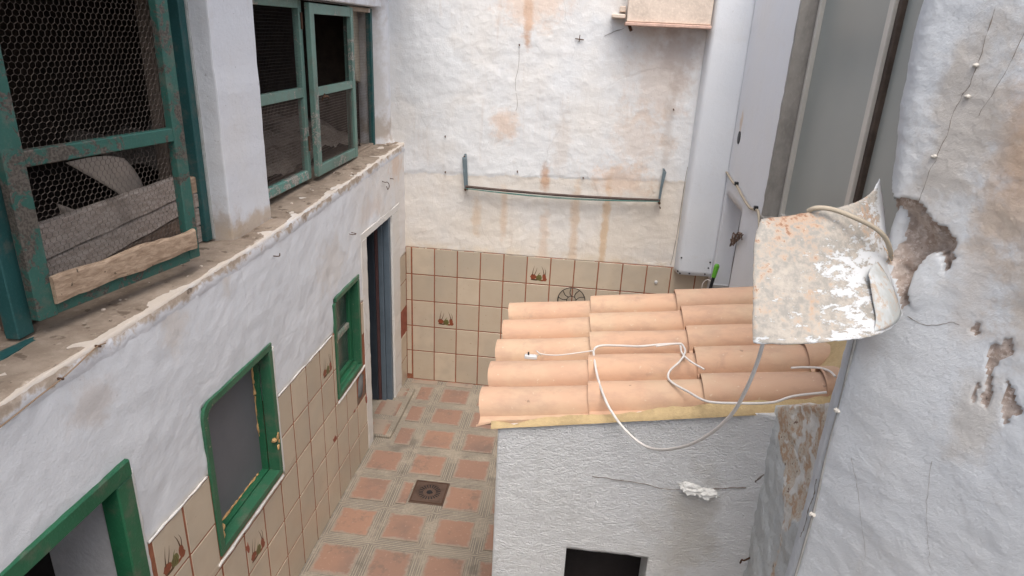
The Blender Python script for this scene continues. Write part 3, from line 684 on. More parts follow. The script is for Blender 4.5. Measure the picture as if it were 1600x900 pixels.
# middle opening
mw = thing('hatch_window', (0, -2.88, .75), 'green framed hatch closed with a grey panel, yellow foam along its edge', 'window')
fillet_frame(mw, -3.205, -2.565, .752, 1.532, .036, -.05, .010, M['green'], round_tl=.07, bev=.0025)
mb = MB(); mb.box((-.085, -2.612, .79), (-.05, -2.604, 1.49)); mb.build('reveal_board', M['green_fresh'], mw)
mb = MB(); mb.box((-.085, -3.16, .785), (-.05, -2.612, .797)); mb.build('reveal_board', M['green_fresh'], mw)
mb = MB(); mb.box((-.11, -3.21, .74), (-.085, -2.57, 1.53)); mb.build('grey_panel', M['greypanel'], mw)
def foam(par, c, r, seed, nm='foam_blob'):
    bm = bmesh.new(); bmesh.ops.create_icosphere(bm, subdivisions=2, radius=1)
    v = [Vector((c[0]+q.co.x*r[0]*(1+.5*fz(q.co+Vector((seed, 0, 0)), 1.7)), c[1]+q.co.y*r[1]*(1+.6*fz(q.co+Vector((0, seed, 0)), 1.7)), c[2]+q.co.z*r[2]*(1+.6*fz(q.co+Vector((0, 0, seed)), 1.7)))) for q in bm.verts]
    bm.verts.index_update(); f = [[q.index for q in g.verts] for g in bm.faces]; bm.free(); mesh(nm, v, f, M['foam'], par, smooth=True)
foam(mw, (.000, -2.614, .985), (.014, .014, .014), 1); foam(mw, (.0115, -2.592, 1.0), (.004, .014, .024), 2); foam(mw, (.0115, -2.598, .935), (.004, .012, .018), 3); foam(mw, (.0115, -2.585, .965), (.003, .006, .012), 4)
foam(mw, (-.03, -3.135, .81), (.02, .02, .035), 4); foam(mw, (-.05, -3.10, .82), (.02, .03, .015), 5)
def foamline(pts, r, sd):
    P = smoothpts(pts, 12); P = [p+Vector((.003*fz(p, 40), .004*fz(p+Vector((sd, 0, 0)), 35), .004*fz(p+Vector((0, sd, 0)), 35))) for p in P]
    mb = MB(); mb.tube(P, [max(.0012, r*(1+1.6*fz(p, 28))) for p in P], 6); mb.build('foam_strip', M['foam'], mw, smooth=True)
foamline([(-.083, -2.616, 1.45), (-.083, -2.615, 1.35), (-.083, -2.614, 1.25)], .006, 1)
foamline([(-.083, -2.614, 1.24), (-.083, -2.615, 1.1), (-.083, -2.613, 1.0)], .004, 2)
foamline([(-.083, -2.66, .80), (-.083, -2.8, .801), (-.083, -2.95, .80), (-.083, -3.08, .80)], .004, 3)
foam(mw, (-.075, -2.63, 1.46), (.010, .02, .016), 50)

# small window
sw = thing('small_window', (0, -1.47, .7), 'small green window of two dusty panes beside the dark blue door', 'window')
fillet_frame(sw, -1.72, -1.235, .712, 1.428, .036, -.05, .010, M['green'])
fillet_frame(sw, -1.684, -1.271, .748, 1.392, .05, -.085, -.045, M['green_fresh'])
mb = MB(); mb.box((-.08, -1.634, 1.055), (-.047, -1.321, 1.095), bev=.004); mb.build('glazing_bar', painted('bare glazing bar', (.20, .25, .2), .5, (.42, .38, .32)), sw)
mb = MB(); mb.box((-.069, -1.64, .79), (-.065, -1.315, 1.056)); mb.build('glass_pane', M['pane'], sw)
mb = MB(); mb.box((-.069, -1.64, 1.094), (-.065, -1.315, 1.35)); mb.build('glass_pane', M['pane'], sw)
mb = MB(); mb.box((-.05, -1.70, .738), (-.012, -1.26, .765), bev=.006); mb.build('window_sill', M['green_fresh'], sw)
# near door
nd = thing('near_doorway', (0, -4.2, FLZ), 'open doorway with a green painted frame, nearest the viewer at lower left', 'doorway')
mb = MB(); mb.box((-.06, -4.75, 1.535), (.014, -3.655, 1.60), bev=.005, fn=nz_); mb.build('door_head', M['green_fresh'], nd)
mb = MB(); mb.box((-.06, -3.735, FLZ), (.014, -3.655, 1.536), bev=.005); mb.build('door_post', M['green_fresh'], nd)
mb = MB(); mb.box((-.06, -4.75, FLZ), (.014, -4.68, 1.536), bev=.005); mb.build('door_post', M['green_fresh'], nd)
mb = MB(); mb.box((-.318, -3.722, FLZ), (-.061, -3.708, 1.84)); mb.build('inner_wall', M['greyrev'], nd)
# blue door
bd = thing('blue_door', (-.1, -.45, FLZ), 'dark blue grey door standing open inward beside the back corner', 'door')
mb = MB(); mb.box((-.06, -.452, FLZ), (-.012, -.405, 1.62), bev=.003); mb.build('door_frame', M['doorgrey'], bd)
mb = MB(); mb.box((-.10, -.47, FLZ), (-.062, -.425, 1.62), bev=.003); mb.build('door_frame', M['doorgrey'], bd)
mb = MB(); mb.box((-.125, -.478, FLZ+.03), (-.102, -.445, 1.61), bev=.002); mb.build('door_edge', simple('reddish bare door edge', (.10, .05, .05), .7), bd)
mb = MB(); mb.box((-.86, -.485, FLZ+.03), (-.127, -.45, 1.61), bev=.003); mb.build('door_leaf', M['doorblue'], bd)
for z0, z1 in ((.12, .7), (.82, 1.5)):
    mb = MB(); mb.box((-.78, -.492, z0), (-.2, -.486, z1), bev=.003); mb.build('door_panel', M['doorblue'], bd)
# dark rooms behind the left wall
def room(nm, x0, x1, y0, y1, z0, z1, mat, gaps=()):
    """inward room shell without its courtyard side"""
    t_ = .05; mb = MB()
    mb.box((x0-t_, y0-t_, z0-t_), (x0, y1+t_, z1+t_)); mb.box((x0, y0-t_, z0-t_), (x1, y0, z1+t_)); mb.box((x0, y1, z0-t_), (x1, y1+t_, z1+t_))
    mb.box((x0, y0, z0-t_), (x1, y1, z0)); mb.box((x0, y0, z1), (x1, y1, z1+t_)); return mb.build(nm, mat, lw)
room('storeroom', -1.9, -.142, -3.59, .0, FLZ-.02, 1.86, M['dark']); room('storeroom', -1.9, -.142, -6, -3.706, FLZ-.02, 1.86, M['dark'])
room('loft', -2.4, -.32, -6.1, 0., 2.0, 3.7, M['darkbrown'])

# ------------------------------------------------------------------ upper storey of the left wall
uw = thing('upper_left_wall', (-.2, -1.3, 2.05), 'white pillar and lintel between the two wire mesh windows above the ledge', 'wall')
def pillar(y0, y1, x0, x1, z0, z1, nm='pillar', jag=.004):
    zz = lines(z0, z1, .04); v = []; f = []
    for z_ in zz:
        a = y0+jag*fz((0, 3, z_), 6); b = y1+jag*fz((0, 9, z_), 6); x_ = x1+.004*fz((1, y0, z_), 5); r = .008
        v += [(x0, a, z_), (x_-r, a, z_), (x_-.002, a+.002, z_), (x_, a+r, z_), (x_, b-r, z_), (x_-.002, b-.002, z_), (x_-r, b, z_), (x0, b, z_)]
    for i in range(len(zz)-1):
        for k in range(8): f.append((i*8+k, i*8+(k+1) % 8, (i+1)*8+(k+1) % 8, (i+1)*8+k))
    f += [tuple(range(8))[::-1], tuple((len(zz)-1)*8+k for k in range(8))]
    return mesh(nm, v, f, M['upper'], uw)
pillar(-2.61, -2.212, -.32, -.11, 2.05, TOPZ)
# corner: flares out to the back wall
zz = lines(2.1, TOPZ, .03); v = []; f = []
for z_ in zz:
    fl = .05*max(0, 1-(z_-2.13)/.09)**2
    q = .004*fz((5, 0, z_), 7)
    v += [(-.32, -.155, z_), (-.215, -.155, z_), (-.20, -.15-q, z_), (-.155+fl*.3, -.115, z_), (-.118+q+fl*.5, -.085-fl*.3, z_), (-.108+q+fl, -.03, z_), (-.108+q+fl, .05, z_), (-.32, .05, z_)]
for i in range(len(zz)-1):
    for k in range(8): f.append((i*8+k, i*8+(k+1) % 8, (i+1)*8+(k+1) % 8, (i+1)*8+k))
mesh('corner_pier', v, f, M['upper'], uw, smooth=True)
mb = MB(); mb.box((-.32, -2.213, 3.165), (-.12, -.154, TOPZ), bev=.006); mb.box((-.30, -6.1, 3.35), (-.12, -2.61, TOPZ), bev=.006); mb.build('lintel', M['upper'], uw)
mb = MB(); mb.box((-.6, -6.3, TOPZ), (.16, .3, TOPZ+.09), bev=.01); mb.build('eave', M['upper'], uw)
# window with the two green mesh leaves
def bar(par, a, b, mat, nm, bev=.003):
    mb = MB(); mb.box(a, b, bev=bev, fn=lambda v: v+Vector((.0012*fz(v, 9), .0016*fz(v, 8), .0016*fz(v+Vector((2, 2, 2)), 8)))); return mb.build(nm, mat, par)
TL = M['teal_light']
w2 = thing('mesh_window', (-.2, -1.2, 2.1), 'faded teal wire mesh window with three bays between pillar and back corner', 'window')
zb, zt = 2.128, 3.155
for (y0, y1, nm) in ((-2.215, -2.16, 'frame_post'), (-1.50, -1.455, 'frame_post'), (-.675, -.635, 'frame_post'), (-.19, -.15, 'frame_post')):
    bar(w2, (-.235, y0, zb), (-.195, y1, zt), TL if y0 < -.5 else M['teal_dark'], nm)
bar(w2, (-.235, -2.16, zb), (-.195, -1.50, zb+.055), painted('flaking pale teal paint', (.12, .28, .24), .52, (.45, .42, .38)), 'bottom_rail')
bar(w2, (-.24, -.635, zb+.0), (-.20, -.19, zb+.03), M['ledge'], 'bottom_rail')
bar(w2, (-.235, -2.16, zt-.045), (-.195, -1.50, zt), TL, 'top_rail'); bar(w2, (-.235, -2.16, 2.62), (-.197, -1.50, 2.675), TL, 'middle_rail')
bar(w2, (-.235, -.635, zt-.03), (-.195, -.19, zt), M['ledge'], 'top_rail')
# opening leaf, slightly ajar
def leafbar(a, b, nm, mat=TL):
    def fn(v):   # swing about the hinge at y=-.68
        dy = v.y+.68; return Vector((v.x+(-dy)*.012+.0012*fz(v, 9), v.y, v.z+.0015*fz(v, 8)))
    mb = MB(); mb.box(a, b, bev=.003, fn=fn); return mb.build(nm, mat, w2)
for a, b, nm in (((-.190, -1.45, zb+.01), (-.158, -1.385, zt-.01), 'leaf_stile'), ((-.190, -.735, zb+.01), (-.158, -.682, zt-.01), 'leaf_stile'),
                 ((-.190, -1.385, zb+.01), (-.160, -.735, zb+.075), 'leaf_rail'), ((-.190, -1.385, zt-.07), (-.160, -.735, zt-.01), 'leaf_rail'), ((-.190, -1.385, 2.62), (-.160, -.735, 2.67), 'leaf_rail')):
    leafbar(a, b, nm)
mb = MB(); mb.tube(smoothpts([(-.105, -1.43, 2.62), (-.09, -1.40, 2.625), (-.095, -1.36, 2.61)]), .006, 6); mb.tube([(-.12, -1.41, 2.60), (-.10, -1.41, 2.64)], .005, 6); mb.build('latch', M['rust'], w2)
for z_ in (3.0, 2.3):
    for y_ in (-1.475, -.66): mb = MB(); mb.tube([(-.19, y_, z_), (-.19, y_, z_+.09)], .007, 6); mb.build('hinge', M['rust'], w2)
def squaremesh(x, y0, y1, z0, z1, cell, r, skew=0.):
    mb = MB(); y = y0
    while y < y1:
        mb.tube([(x+.003*fz((y, z0+k*.1*(z1-z0), 1), 5)+(-(y+.68)*.012 if skew else 0), y+.002*fz((y, k, 4), 1.3), z0+(z1-z0)*k/6) for k in range(7)], r, 3, cap=False); y += cell
    z = z0
    while z < z1:
        mb.tube([(x+.003*fz((z, k, 2), 1.3)+(-(y0+(y1-y0)*k/6+.68)*.012 if skew else 0), y0+(y1-y0)*k/6, z+.002*fz((z, k, 7), 1.3)) for k in range(7)], r, 3, cap=False); z += cell
    return mb
o = squaremesh(-.215, -2.16, -1.50, zb+.05, 2.62, .017, .0011).build('wire_mesh', M['mesh2'], w2); o['kind'] = 'stuff'
o = squaremesh(-.215, -2.16, -1.50, 2.675, zt-.045, .017, .0005).build('wire_mesh', M['dark'], w2); o['kind'] = 'stuff'  # upper mesh painted in the near-black shade colour
o = squaremesh(-.175, -1.385, -.735, zb+.07, 2.62, .017, .0009, 1).build('wire_mesh', M['mesh2'], w2); o['kind'] = 'stuff'
o = squaremesh(-.215, -.635, -.19, zb+.03, zt-.03, .02, .0006).build('wire_mesh', M['mesh2'], w2); o['kind'] = 'stuff'
# plaster strip seen inside the last bay and sacks on the floor behind the mesh
pv = [(-.30, -.25, 2.64), (-.30, -.09, 2.60), (-.30, -.10, 2.75), (-.30, -.15, 3.0), (-.30, -.19, 3.15), (-.30, -.36, 3.15), (-.30, -.32, 2.9)]
mesh('plaster_strip', pv+[(-.33, p[1], p[2]) for p in pv], [tuple(range(7))]+[(k, (k+1) % 7, (k+1) % 7+7, k+7) for k in range(7)], simple('cream old plaster', (.46, .40, .31), .9, 0, .2, 9), w2)
# dusty straw heap behind the mesh
v = []; f = []; ni, nj = 60, 16
for i in range(ni):
    for j in range(nj):
        y = -2.3+2.2*i/(ni-1); x = -.28-.9*j/(nj-1); v.append((x, y, 2.06+max(0, .16+.18*fz((x, y, 0), 2.2)+.035*fz((x, y, 5), 9)+.03*fz((x, y, 9), 26)+.012*fz((x, y, 9), 70))*(1-.25*(j == 0))+.18*j/nj))
for i in range(ni-1):
    for j in range(nj-1): f.append((i*nj+j, (i+1)*nj+j, (i+1)*nj+j+1, i*nj+j+1))
heap = mesh('dusty_heap', v, f, wood('dusty grey brown straw', (.22, .185, .155), (.10, .08, .065), (9, 9, 9)), None, smooth=True)
fill(heap, 'grey brown dusty heap lying behind the fine mesh of the far window', 'heap')

# big near window: frame, swung leaf with chicken wire, boards
w1 = thing('near_window_frame', (-.25, -3.1, 2.06), 'dark teal frame of the near window opening beside the white pillar', 'window frame')
bar(w1, (-.275, -2.665, 2.07), (-.205, -2.605, 3.4), M['teal_dark'], 'frame_post'); bar(w1, (-.262, -3.74, 2.07), (-.215, -3.675, 3.4), M['teal_dark'], 'frame_post')
bar(w1, (-.215, -2.62, 2.07), (-.195, -2.603, 3.4), painted('pale flaked paint', (.40, .41, .40), .35, (.13, .15, .14)), 'flaked_batten')
bar(w1, (-.27, -3.72, 3.22), (-.21, -2.66, 3.29), M['teal_dark'], 'top_rail')
LH = Vector((-.182, -3.700, 0)); LT = Vector((.131, .654, 0)).normalized(); LN = Vector((LT.y, -LT.x, 0))
def L(s_, z_, d=0.): return LH+LT*s_+LN*d+Vector((0, 0, z_))
lf1 = thing('open_mesh_leaf', tuple(L(0, 2.10)), 'big teal window leaf of chicken wire, swung out over the ledge at upper left', 'shutter')
def lbar(s0, s1, z0, z1, d0, d1, mat, nm, bev=.003, tilt=0., parent=None, jag=.0015):
    mb = MB(); mb.box((s0, d0, z0), (s1, d1, z1), bev=bev)
    bm_v = []
    for v in mb.v:
        q = v+Vector((jag*fz(v*1.0, 11), jag*fz(v+Vector((1, 0, 0)), 11), jag*1.3*fz(v+Vector((0, 3, 0)), 9)+tilt*(v.x-s0)))
        bm_v.append(L(q.x, q.z, q.y))
    mb.v = bm_v; return mb.build(nm, mat, parent or lf1)
ZL0, ZL1 = 2.122, 3.30
lbar(.0, .066, ZL0, ZL1, -.018, .018, M['teal'], 'leaf_stile'); lbar(.645, .70, ZL0+.01, ZL1, -.018, .018, M['teal'], 'leaf_stile')
lbar(.066, .645, ZL0+.003, ZL0+.052, -.016, .016, M['teal'], 'leaf_rail'); lbar(.066, .645, 2.600, 2.648, -.016, .017, M['teal'], 'leaf_rail'); lbar(.066, .645, ZL1-.055, ZL1, -.016, .016, M['teal'], 'leaf_rail')
# nailed board at the foot of the leaf (long plank with chewed edge)
nb = 16; v = []; f = []
for i in range(nb+1):
    s_ = .058+(.672-.058)*i/nb; zt_ = 2.255+.012*fz((s_, 0, 1), 6)+.0; zb_ = 2.168-.004+.008*fz((s_, 4, 1), 9)+(.006*(i/nb))
    for (d, z_) in ((.019, zb_), (.034, zb_+.004), (.037, zb_+.02), (.036, zt_-.008), (.031, zt_), (.019, zt_)): v.append(L(s_, z_, d+.002*fz((s_, z_, 0), 14)))
for i in range(nb):
    for k in range(6): f.append((i*6+k, i*6+(k+1) % 6, (i+1)*6+(k+1) % 6, (i+1)*6+k))
f += [tuple(range(6)), tuple(nb*6+k for k in range(6))[::-1]]
mesh('nailed_board', v, f, M['board'], lf1)
# chicken wire
def hexwire(s0, s1, z0, z1, a, r, dfn):
    mb = MB(); wx = a*math.sqrt(3); rows = int((z1-z0)/(1.5*a))+1; cols = int((s1-s0)/wx)+1
    def P(s_, z_):
        s2 = s_+.0028*fz((s_, z_, 1), 30); z2 = z_+.0028*fz((s_, z_, 6), 30); s2 = min(max(s2, s0), s1); z2 = min(max(z2, z0), z1); return L(s2, z2, dfn(s2, z2))
    for j in range(rows):
        for i in range(cols):
            cx_ = s0+i*wx+(wx/2 if j % 2 else 0); cz_ = z0+j*1.5*a
            p = [P(cx_+a*math.cos(math.radians(t_)), cz_+a*math.sin(math.radians(t_))) for t_ in (30, 90, 150, 210)]
            for q in range(3):
                if (p[q]-p[q+1]).length > 1e-4: mb.tube([p[q], p[q+1]], r*(1.5 if q == 2 else 1), 3, cap=False)
    return mb
dn = lambda s_, z_: -.008+.012*fz((s_, z_, 0), 4)
o = hexwire(.03, .68, 2.16, 3.28, .0118, .00065, dn).build('chicken_wire', M['wire'], lf1); o['kind'] = 'stuff'
# boards stacked in the opening behind the leaf
bp = thing('plank_stack', (-.27, -3.1, 2.07), 'rough old planks stacked on edge in the near window opening', 'planks')
def plank(y0, y1, z0a, z1a, z0b, z1b, x0, x1, mat, nm='plank'):
    n_ = 14; v = []; f = []
    for i in range(n_+1):
        k = i/n_; y = y0+(y1-y0)*k; a = z0a+(z0b-z0a)*k+.005*fz((y, 1, 0), 7); b = z1a+(z1b-z1a)*k+.006*fz((y, 5, 0), 7); w_ = .003*fz((y, 9, 0), 9)
        v += [(x0, y, a), (x1+w_, y, a+.003), (x1+w_, y, b-.004), (x1-.006, y, b), (x0, y, b)]
    for i in range(n_):
        for q in range(5): f.append((i*5+q, i*5+(q+1) % 5, (i+1)*5+(q+1) % 5, (i+1)*5+q))
    f += [tuple(range(5)), tuple(n_*5+q for q in range(5))[::-1]]
    mesh(nm, v, f, mat, bp)
plank(-3.72, -2.66, 2.25, 2.375, 2.29, 2.38, -.30, -.265, M['greyboard']); plank(-3.7, -2.66, 2.14, 2.245, 2.215, 2.285, -.30, -.27, M['greyboard']); plank(-3.7, -2.66, 2.075, 2.135, 2.08, 2.21, -.31, -.275, M['darkwood'])
plank(-2.70, -2.53, 2.30, 2.375, 2.305, 2.37, -.262, -.225, M['board']); plank(-2.69, -2.545, 2.235, 2.298, 2.24, 2.30, -.26, -.225, M['greyboard']); plank(-2.69, -2.55, 2.15, 2.232, 2.155, 2.235, -.265, -.228, M['greyboard']); plank(-2.69, -2.56, 2.07, 2.148, 2.075, 2.15, -.265, -.23, M['greyboard'])
# pale bent sheet and post inside
rs_ = thing('bent_sheet', (-.5, -2.95, 2.2), 'pale curved sheet standing inside behind the chicken wire', 'sheet')
v = []; f = []; nu, nv = 14, 8
for i in range(nu+1):
    for j in range(nv+1):
        a = i/nu; b = j/nv
        y = -3.075+.20*a+.125*b; z = 2.49-.015*a-.17*b+.02*math.sin(3*a); x = -.5+.10*math.sin(2.6*(a*.6+b*.5))+.05*b; v.append((x, y, z))
for i in range(nu):
    for j in range(nv): k = i*(nv+1)+j; f.append((k, k+nv+1, k+nv+2, k+1))
o = mesh('curved_sheet', v, f, M['rag'], rs_, smooth=True); md = o.modifiers.new('solid', 'SOLIDIFY'); md.thickness = .004
v = []; f = []
for i in range(9):
    for j in range(9):
        a = i/8; b = j/8; v.append((-.52+.06*math.sin(3*a), -3.10+.30*a*(1-.3*b)-.03*b, 2.12+.22*b*(1-.75*a)))
for i in range(8):
    for j in range(8): k = i*9+j; f.append((k, k+9, k+10, k+1))
o = mesh('curved_sheet', v, f, M['rag'], rs_, smooth=True); md = o.modifiers.new('solid', 'SOLIDIFY'); md.thickness = .004
ip = thing('inner_post', (-.5, -2.38, 2.05), 'rough brown timber post inside the near window', 'post')
mb = MB(); mb.box((-.53, -2.475, 2.0), (-.47, -2.355, 3.6), bev=.006, fn=wob); mb.build('timber', wood('brown timber', (.26, .20, .16), (.16, .12, .095), (6, 6, 1)), ip)
jk = thing('broken_board', (-.3, -3.85, 2.06), 'broken brown board leaning at the left edge beyond the teal post', 'board')
mb = MB(); mb.box((-.34, -3.97, 2.18), (-.30, -3.80, 2.36), bev=.01, fn=lambda v: v+Vector((.01*fz(v, 9), .012*fz(v, 12), .02*fz(v, 12)))); mb.box((-.36, -3.95, 2.07), (-.33, -3.83, 2.18), bev=.008, fn=wob); mb.build('board_piece', M['darkwood'], jk)
# paint spill of teal on the ledge
n = 14; P = [(-.20+.045*(1+.2*math.sin(4*k))*math.cos(.449*k)*.5, -3.80+.10*math.sin(.449*k)*(1+.1*math.cos(3*k)), ztop(-3.8)+.0085) for k in range(n)]
mesh('paint_spill', P+[(p[0], p[1], p[2]-.004) for p in P], [tuple(range(n))]+[(k, (k+1) % n, (k+1) % n+n, k+n) for k in range(n)], M['teal_dark'], lw)
# rubble crumbs on the ledge
for k in range(46):
    y = random.uniform(-4.2, -.1); x = random.uniform(-.17, -.02) if k % 3 else random.uniform(-.19, -.12); r = random.uniform(.002, .006)
    if k > 38: y = random.uniform(-.2, -.05); x = random.uniform(-.12, -.08); r = .009
    bm = bmesh.new(); bmesh.ops.create_icosphere(bm, subdivisions=1, radius=1); bm.verts.index_update()
    v = [Vector((x+q.co.x*r*1.6+.002*random.random(), y+q.co.y*r*1.3+.002*random.random(), ztop(y)+.006+q.co.z*r*.8)) for q in bm.verts]
    mesh('plaster_crumb', v, [[q.index for q in g.verts] for g in bm.faces], M['ledge'] if k % 2 else M['pink'], lw); bm.free()
# hooks and string on the left wall
def hook(loc, pts, label, r=.0028, mat='rust'):
    h_ = thing('wall_hook', loc, label, 'hook', 'small hooks and nails in the left wall'); mb = MB(); mb.tube(smoothpts([Vector(loc)+Vector(p) for p in pts], 5), r, 6); mb.build('bent_wire', M[mat], h_)
hook((0, -.585, 1.93), [(-.01, -.03, .02), (.02, -.04, .015), (.03, -.01, .01), (.03, .03, -.015), (.025, .045, -.04), (.025, .01, -.05), (.025, -.015, -.02)], 'curled wire hook in the left wall under the ledge end near the corner')
hook((0, -1.345, 1.741), [(-.01, -.02, .012), (.025, -.022, .01), (.028, .02, .005), (-.01, .02, .012)], 'small staple hook in the left wall above the small green window')
hook((0, -2.447, 1.949), [(-.01, 0, 0), (.03, 0, .002), (.032, .006, .015)], 'short nail in the left wall below the white pillar')
hook((0, -.42, 1.93), [(-.01, 0, 0), (.02, 0, 0), (.022, .012, -.004)], 'tiny nail in the cream patch at the end of the left wall')
sg = thing('brown_string', (0, -3.9, 2.0), 'thin brown string nailed along the white left wall below the ledge', 'string')
mb = MB(); mb.tube(smoothpts([(.008, -3.655, 2.043), (.010, -3.70, 2.05), (.010, -3.80, 2.030), (.012, -3.86, 2.022), (.010, -3.95, 2.012), (.012, -4.08, 2.0), (.012, -4.3, 1.985), (.01, -4.6, 1.98)], 6), .0022, 5); mb.build('string', simple('brown twine', (.28, .19, .12), .9), sg)
for y_, z_ in ((-3.69, 2.049), (-3.858, 2.022)): mb = MB(); mb.tube([(-.005, y_, z_), (.018, y_, z_)], .004, 6); mb.build('nail', M['rust'], sg)

# ------------------------------------------------------------------ things on the back wall
ck = thing('clothes_rack', (1.32, -.03, 1.82), 'folded blue grey clothes rack with drooping lines on the back wall', 'clothes rack')
def arm(pts, wd, nm='rack_arm'):
    mb = MB(); v = []; f = []
    for (x, y, z, w_) in pts: v += [(x-w_/2, y-.004, z), (x+w_/2, y-.004, z), (x+w_/2, y+.004, z), (x-w_/2, y+.004, z)]
    for i in range(len(pts)-1):
        for k in range(4): f.append((i*4+k, i*4+(k+1) % 4, (i+1)*4+(k+1) % 4, (i+1)*4+k))
    f += [(3, 2, 1, 0), tuple(len(v)-4+k for k in range(4))]; mb.add(v, f); return mb.build(nm, M['rackblue'], ck)
arm([(.520, -.025, 2.092, .016), (.516, -.04, 2.05, .036), (.528, -.045, 1.93, .030), (.545, -.05, 1.80, .012)], .01)
arm([(.498, -.02, 2.06, .012), (.512, -.05, 1.95, .012), (.530, -.06, 1.80, .014)], .01)
arm([(2.118, -.03, 2.078, .014), (2.128, -.04, 2.05, .03), (2.118, -.05, 1.95, .020), (2.112, -.055, 1.82, .018)], .01)
mb = MB(); mb.tube(smoothpts([(.53, -.058, 1.828), (.8, -.06, 1.82), (1.3, -.06, 1.812), (1.8, -.06, 1.818), (2.12, -.058, 1.826)]), .0125, 6); mb.build('rack_bar', simple('dark weathered bar', (.10, .07, .06), .8, 0, .25, 20), ck)
for k, (sag, y_, mt_) in enumerate(((.022, -.075, 'linegreen'), (.030, -.085, 'linegreen'), (.018, -.05, 'mesh2'))):
    mb = MB(); mb.tube([(.535+(2.112-.535)*i/16, y_, 1.815+.002*k-sag*math.sin(math.pi*i/16)+(.006*i/16)) for i in range(17)], .0035, 5); mb.build('rack_line', M[mt_], ck)
for x_ in (.535, 2.113): mb = MB(); mb.tube([(x_, -.09, 1.808), (x_, 0.0, 1.812)], .011, 6); mb.build('end_bolt', M['rust'], ck)
for a_, b_ in (((.51, .0, 2.085), (.512, -.04, 2.07)), ((2.122, .0, 2.07), (2.124, -.04, 2.06))): mb = MB(); mb.tube([a_, b_], .006, 6); mb.build('wall_pin', M['rust'], ck)
for (x_, z_, lab) in ((.346, 2.222, 'rusty anchor stub at left on the back wall above the rack'), (1.373, 3.01, 'small rusty wire tie high on the back wall left of the canopy box'), (.919, 2.95, 'dark nail in the crack high on the back wall'), (2.138, 2.537, 'dark nail at right on the back wall beside the column'), (2.13, 1.76, 'nail in the back wall just under the right end of the rack'), (.95, 1.975, 'nail in the back wall just above the rack bar, left one'), (1.49, 1.96, 'nail in the back wall just above the rack bar, right one'), (.35, 1.93, 'dark stub in the back wall left of the rack')):
    h_ = thing('wall_nail', (x_, 0, z_), lab, 'nail', 'nails and stubs in the back wall'); mb = MB(); r = .0048 if z_ != 3.01 else .003
    mb.tube([(x_, .005, z_), (x_, -.022, z_), (x_+.004, -.024, z_-.010)], r, 6)
    if z_ == 3.01: mb.tube([(x_-.03, -.015, z_+.002), (x_+.035, -.016, z_-.004)], .004, 5); mb.tube([(x_+.004, -.02, z_+.03), (x_, -.02, z_-.02)], .003, 5)
    mb.build('nail_shaft', M['rust'], h_)
# cracks on the back wall as thin recessed-looking ridges in a dark colour
def crackline(par, pts, r=.0022, nm='crack', n=5):
    P = smoothpts(pts, n); P = [p+Vector((.004*fz(p, 30), 0, .004*fz(p+Vector((3, 3, 3)), 30))) for p in P]
    mb = MB(); mb.tube(P, [r*(.5+.9*abs(fz(p, 25))) for p in P], 4); return mb.build(nm, M['crackdark'], par)
M['crackdark'] = simple('dark crack', (.22, .185, .155), .95)
crackline(bw, [(.915, -.004, 2.95), (.92, -.004, 2.8), (.90, -.005, 2.66), (.925, -.004, 2.5), (.90, -.004, 2.42)], .0022)
crackline(bw, [(1.56, -.005, 3.04), (1.62, -.006, 3.07), (1.70, -.006, 3.10)], .0024)
crackline(bw, [(2.175, -.002, 2.9), (2.16, -.003, 2.6), (2.15, -.003, 2.3), (2.13, -.003, 2.0)], .0018)
crackline(bw, [(2.305, -.003, 2.1), (2.30, -.003, 1.8), (2.295, -.003, 1.5), (2.28, -.003, 1.27)], .003)
# wire rosette leaning by the tiles
ro = thing('wire_rosette', (1.47, -.03, .76), 'round dark wire rack of curved spokes against the tiled back wall above the roof', 'wire rack')
rc = Vector((1.475, -.03, .885)); R_ = .118
def circ(rad, r, nm):
    mb = MB(); mb.tube([rc+Vector((rad*math.cos(2*math.pi*k/32), 0, rad*math.sin(2*math.pi*k/32))) for k in range(33)], r, 6, cap=False); mb.build(nm, M['black'], ro)
circ(R_, .0042, 'outer_ring'); circ(.04, .003, 'inner_ring')
for k in range(10):
    a = 2*math.pi*k/10+.3; mb = MB(); mb.tube(smoothpts([rc+Vector((q*math.cos(a+b), -.012, q*math.sin(a+b))) for q, b in ((.04, 0), (.075, .22), (.118, .1))], 4), .0035, 5); mb.build('spoke', M['black'], ro)
tc = thing('tile_plug', (2.177, 0, 1.11), 'small white plug on the top row of tiles near the column', 'plug'); mb = MB(); mb.tube([(2.177, .0, 1.11), (2.177, -.018, 1.11)], [.016, .011], 12); mb.build('plug_cap', M['plug'], tc)

# ------------------------------------------------------------------ right wall details
cbt = thing('beige_wall_cable', (2.59, -.6, 2.0), 'old beige cable clipped along the right wall above the small opening', 'cable')
mb = MB(); mb.tube(smoothpts([(2.588, -.035, 1.95), (2.588, -.05, 2.05), (2.588, -.10, 2.095), (2.588, -.22, 2.09), (2.588, -.40, 2.075), (2.588, -.55, 2.08), (2.588, -.75, 2.055), (2.588, -1.0, 2.035), (2.588, -1.18, 2.062), (2.588, -1.25, 2.06), (2.588, -1.34, 1.98), (2.588, -1.40, 1.8)]), .0085, 7); mb.build('cable_sheath', M['cabletan'], cbt)
for y_, z_ in ((-.52, 2.09), (-1.17, 2.07)): mb = MB(); mb.box((2.575, y_-.02, z_-.012), (2.602, y_+.01, z_+.014), bev=.003); mb.build('cable_clip', M['black'], cbt)
wt = thing('wire_tangle', (2.58, -.9, 1.75), 'rusty tangle of tie wire beside the small opening in the right wall', 'wire')
mb = MB()
for k in range(6):
    mb.tube(smoothpts([(2.58-.02*random.random(), -.72-.06*q-.02*random.random(), 1.73+.02*q+.05*random.uniform(-1, 1)) for q in range(6)], 6), .004, 5)
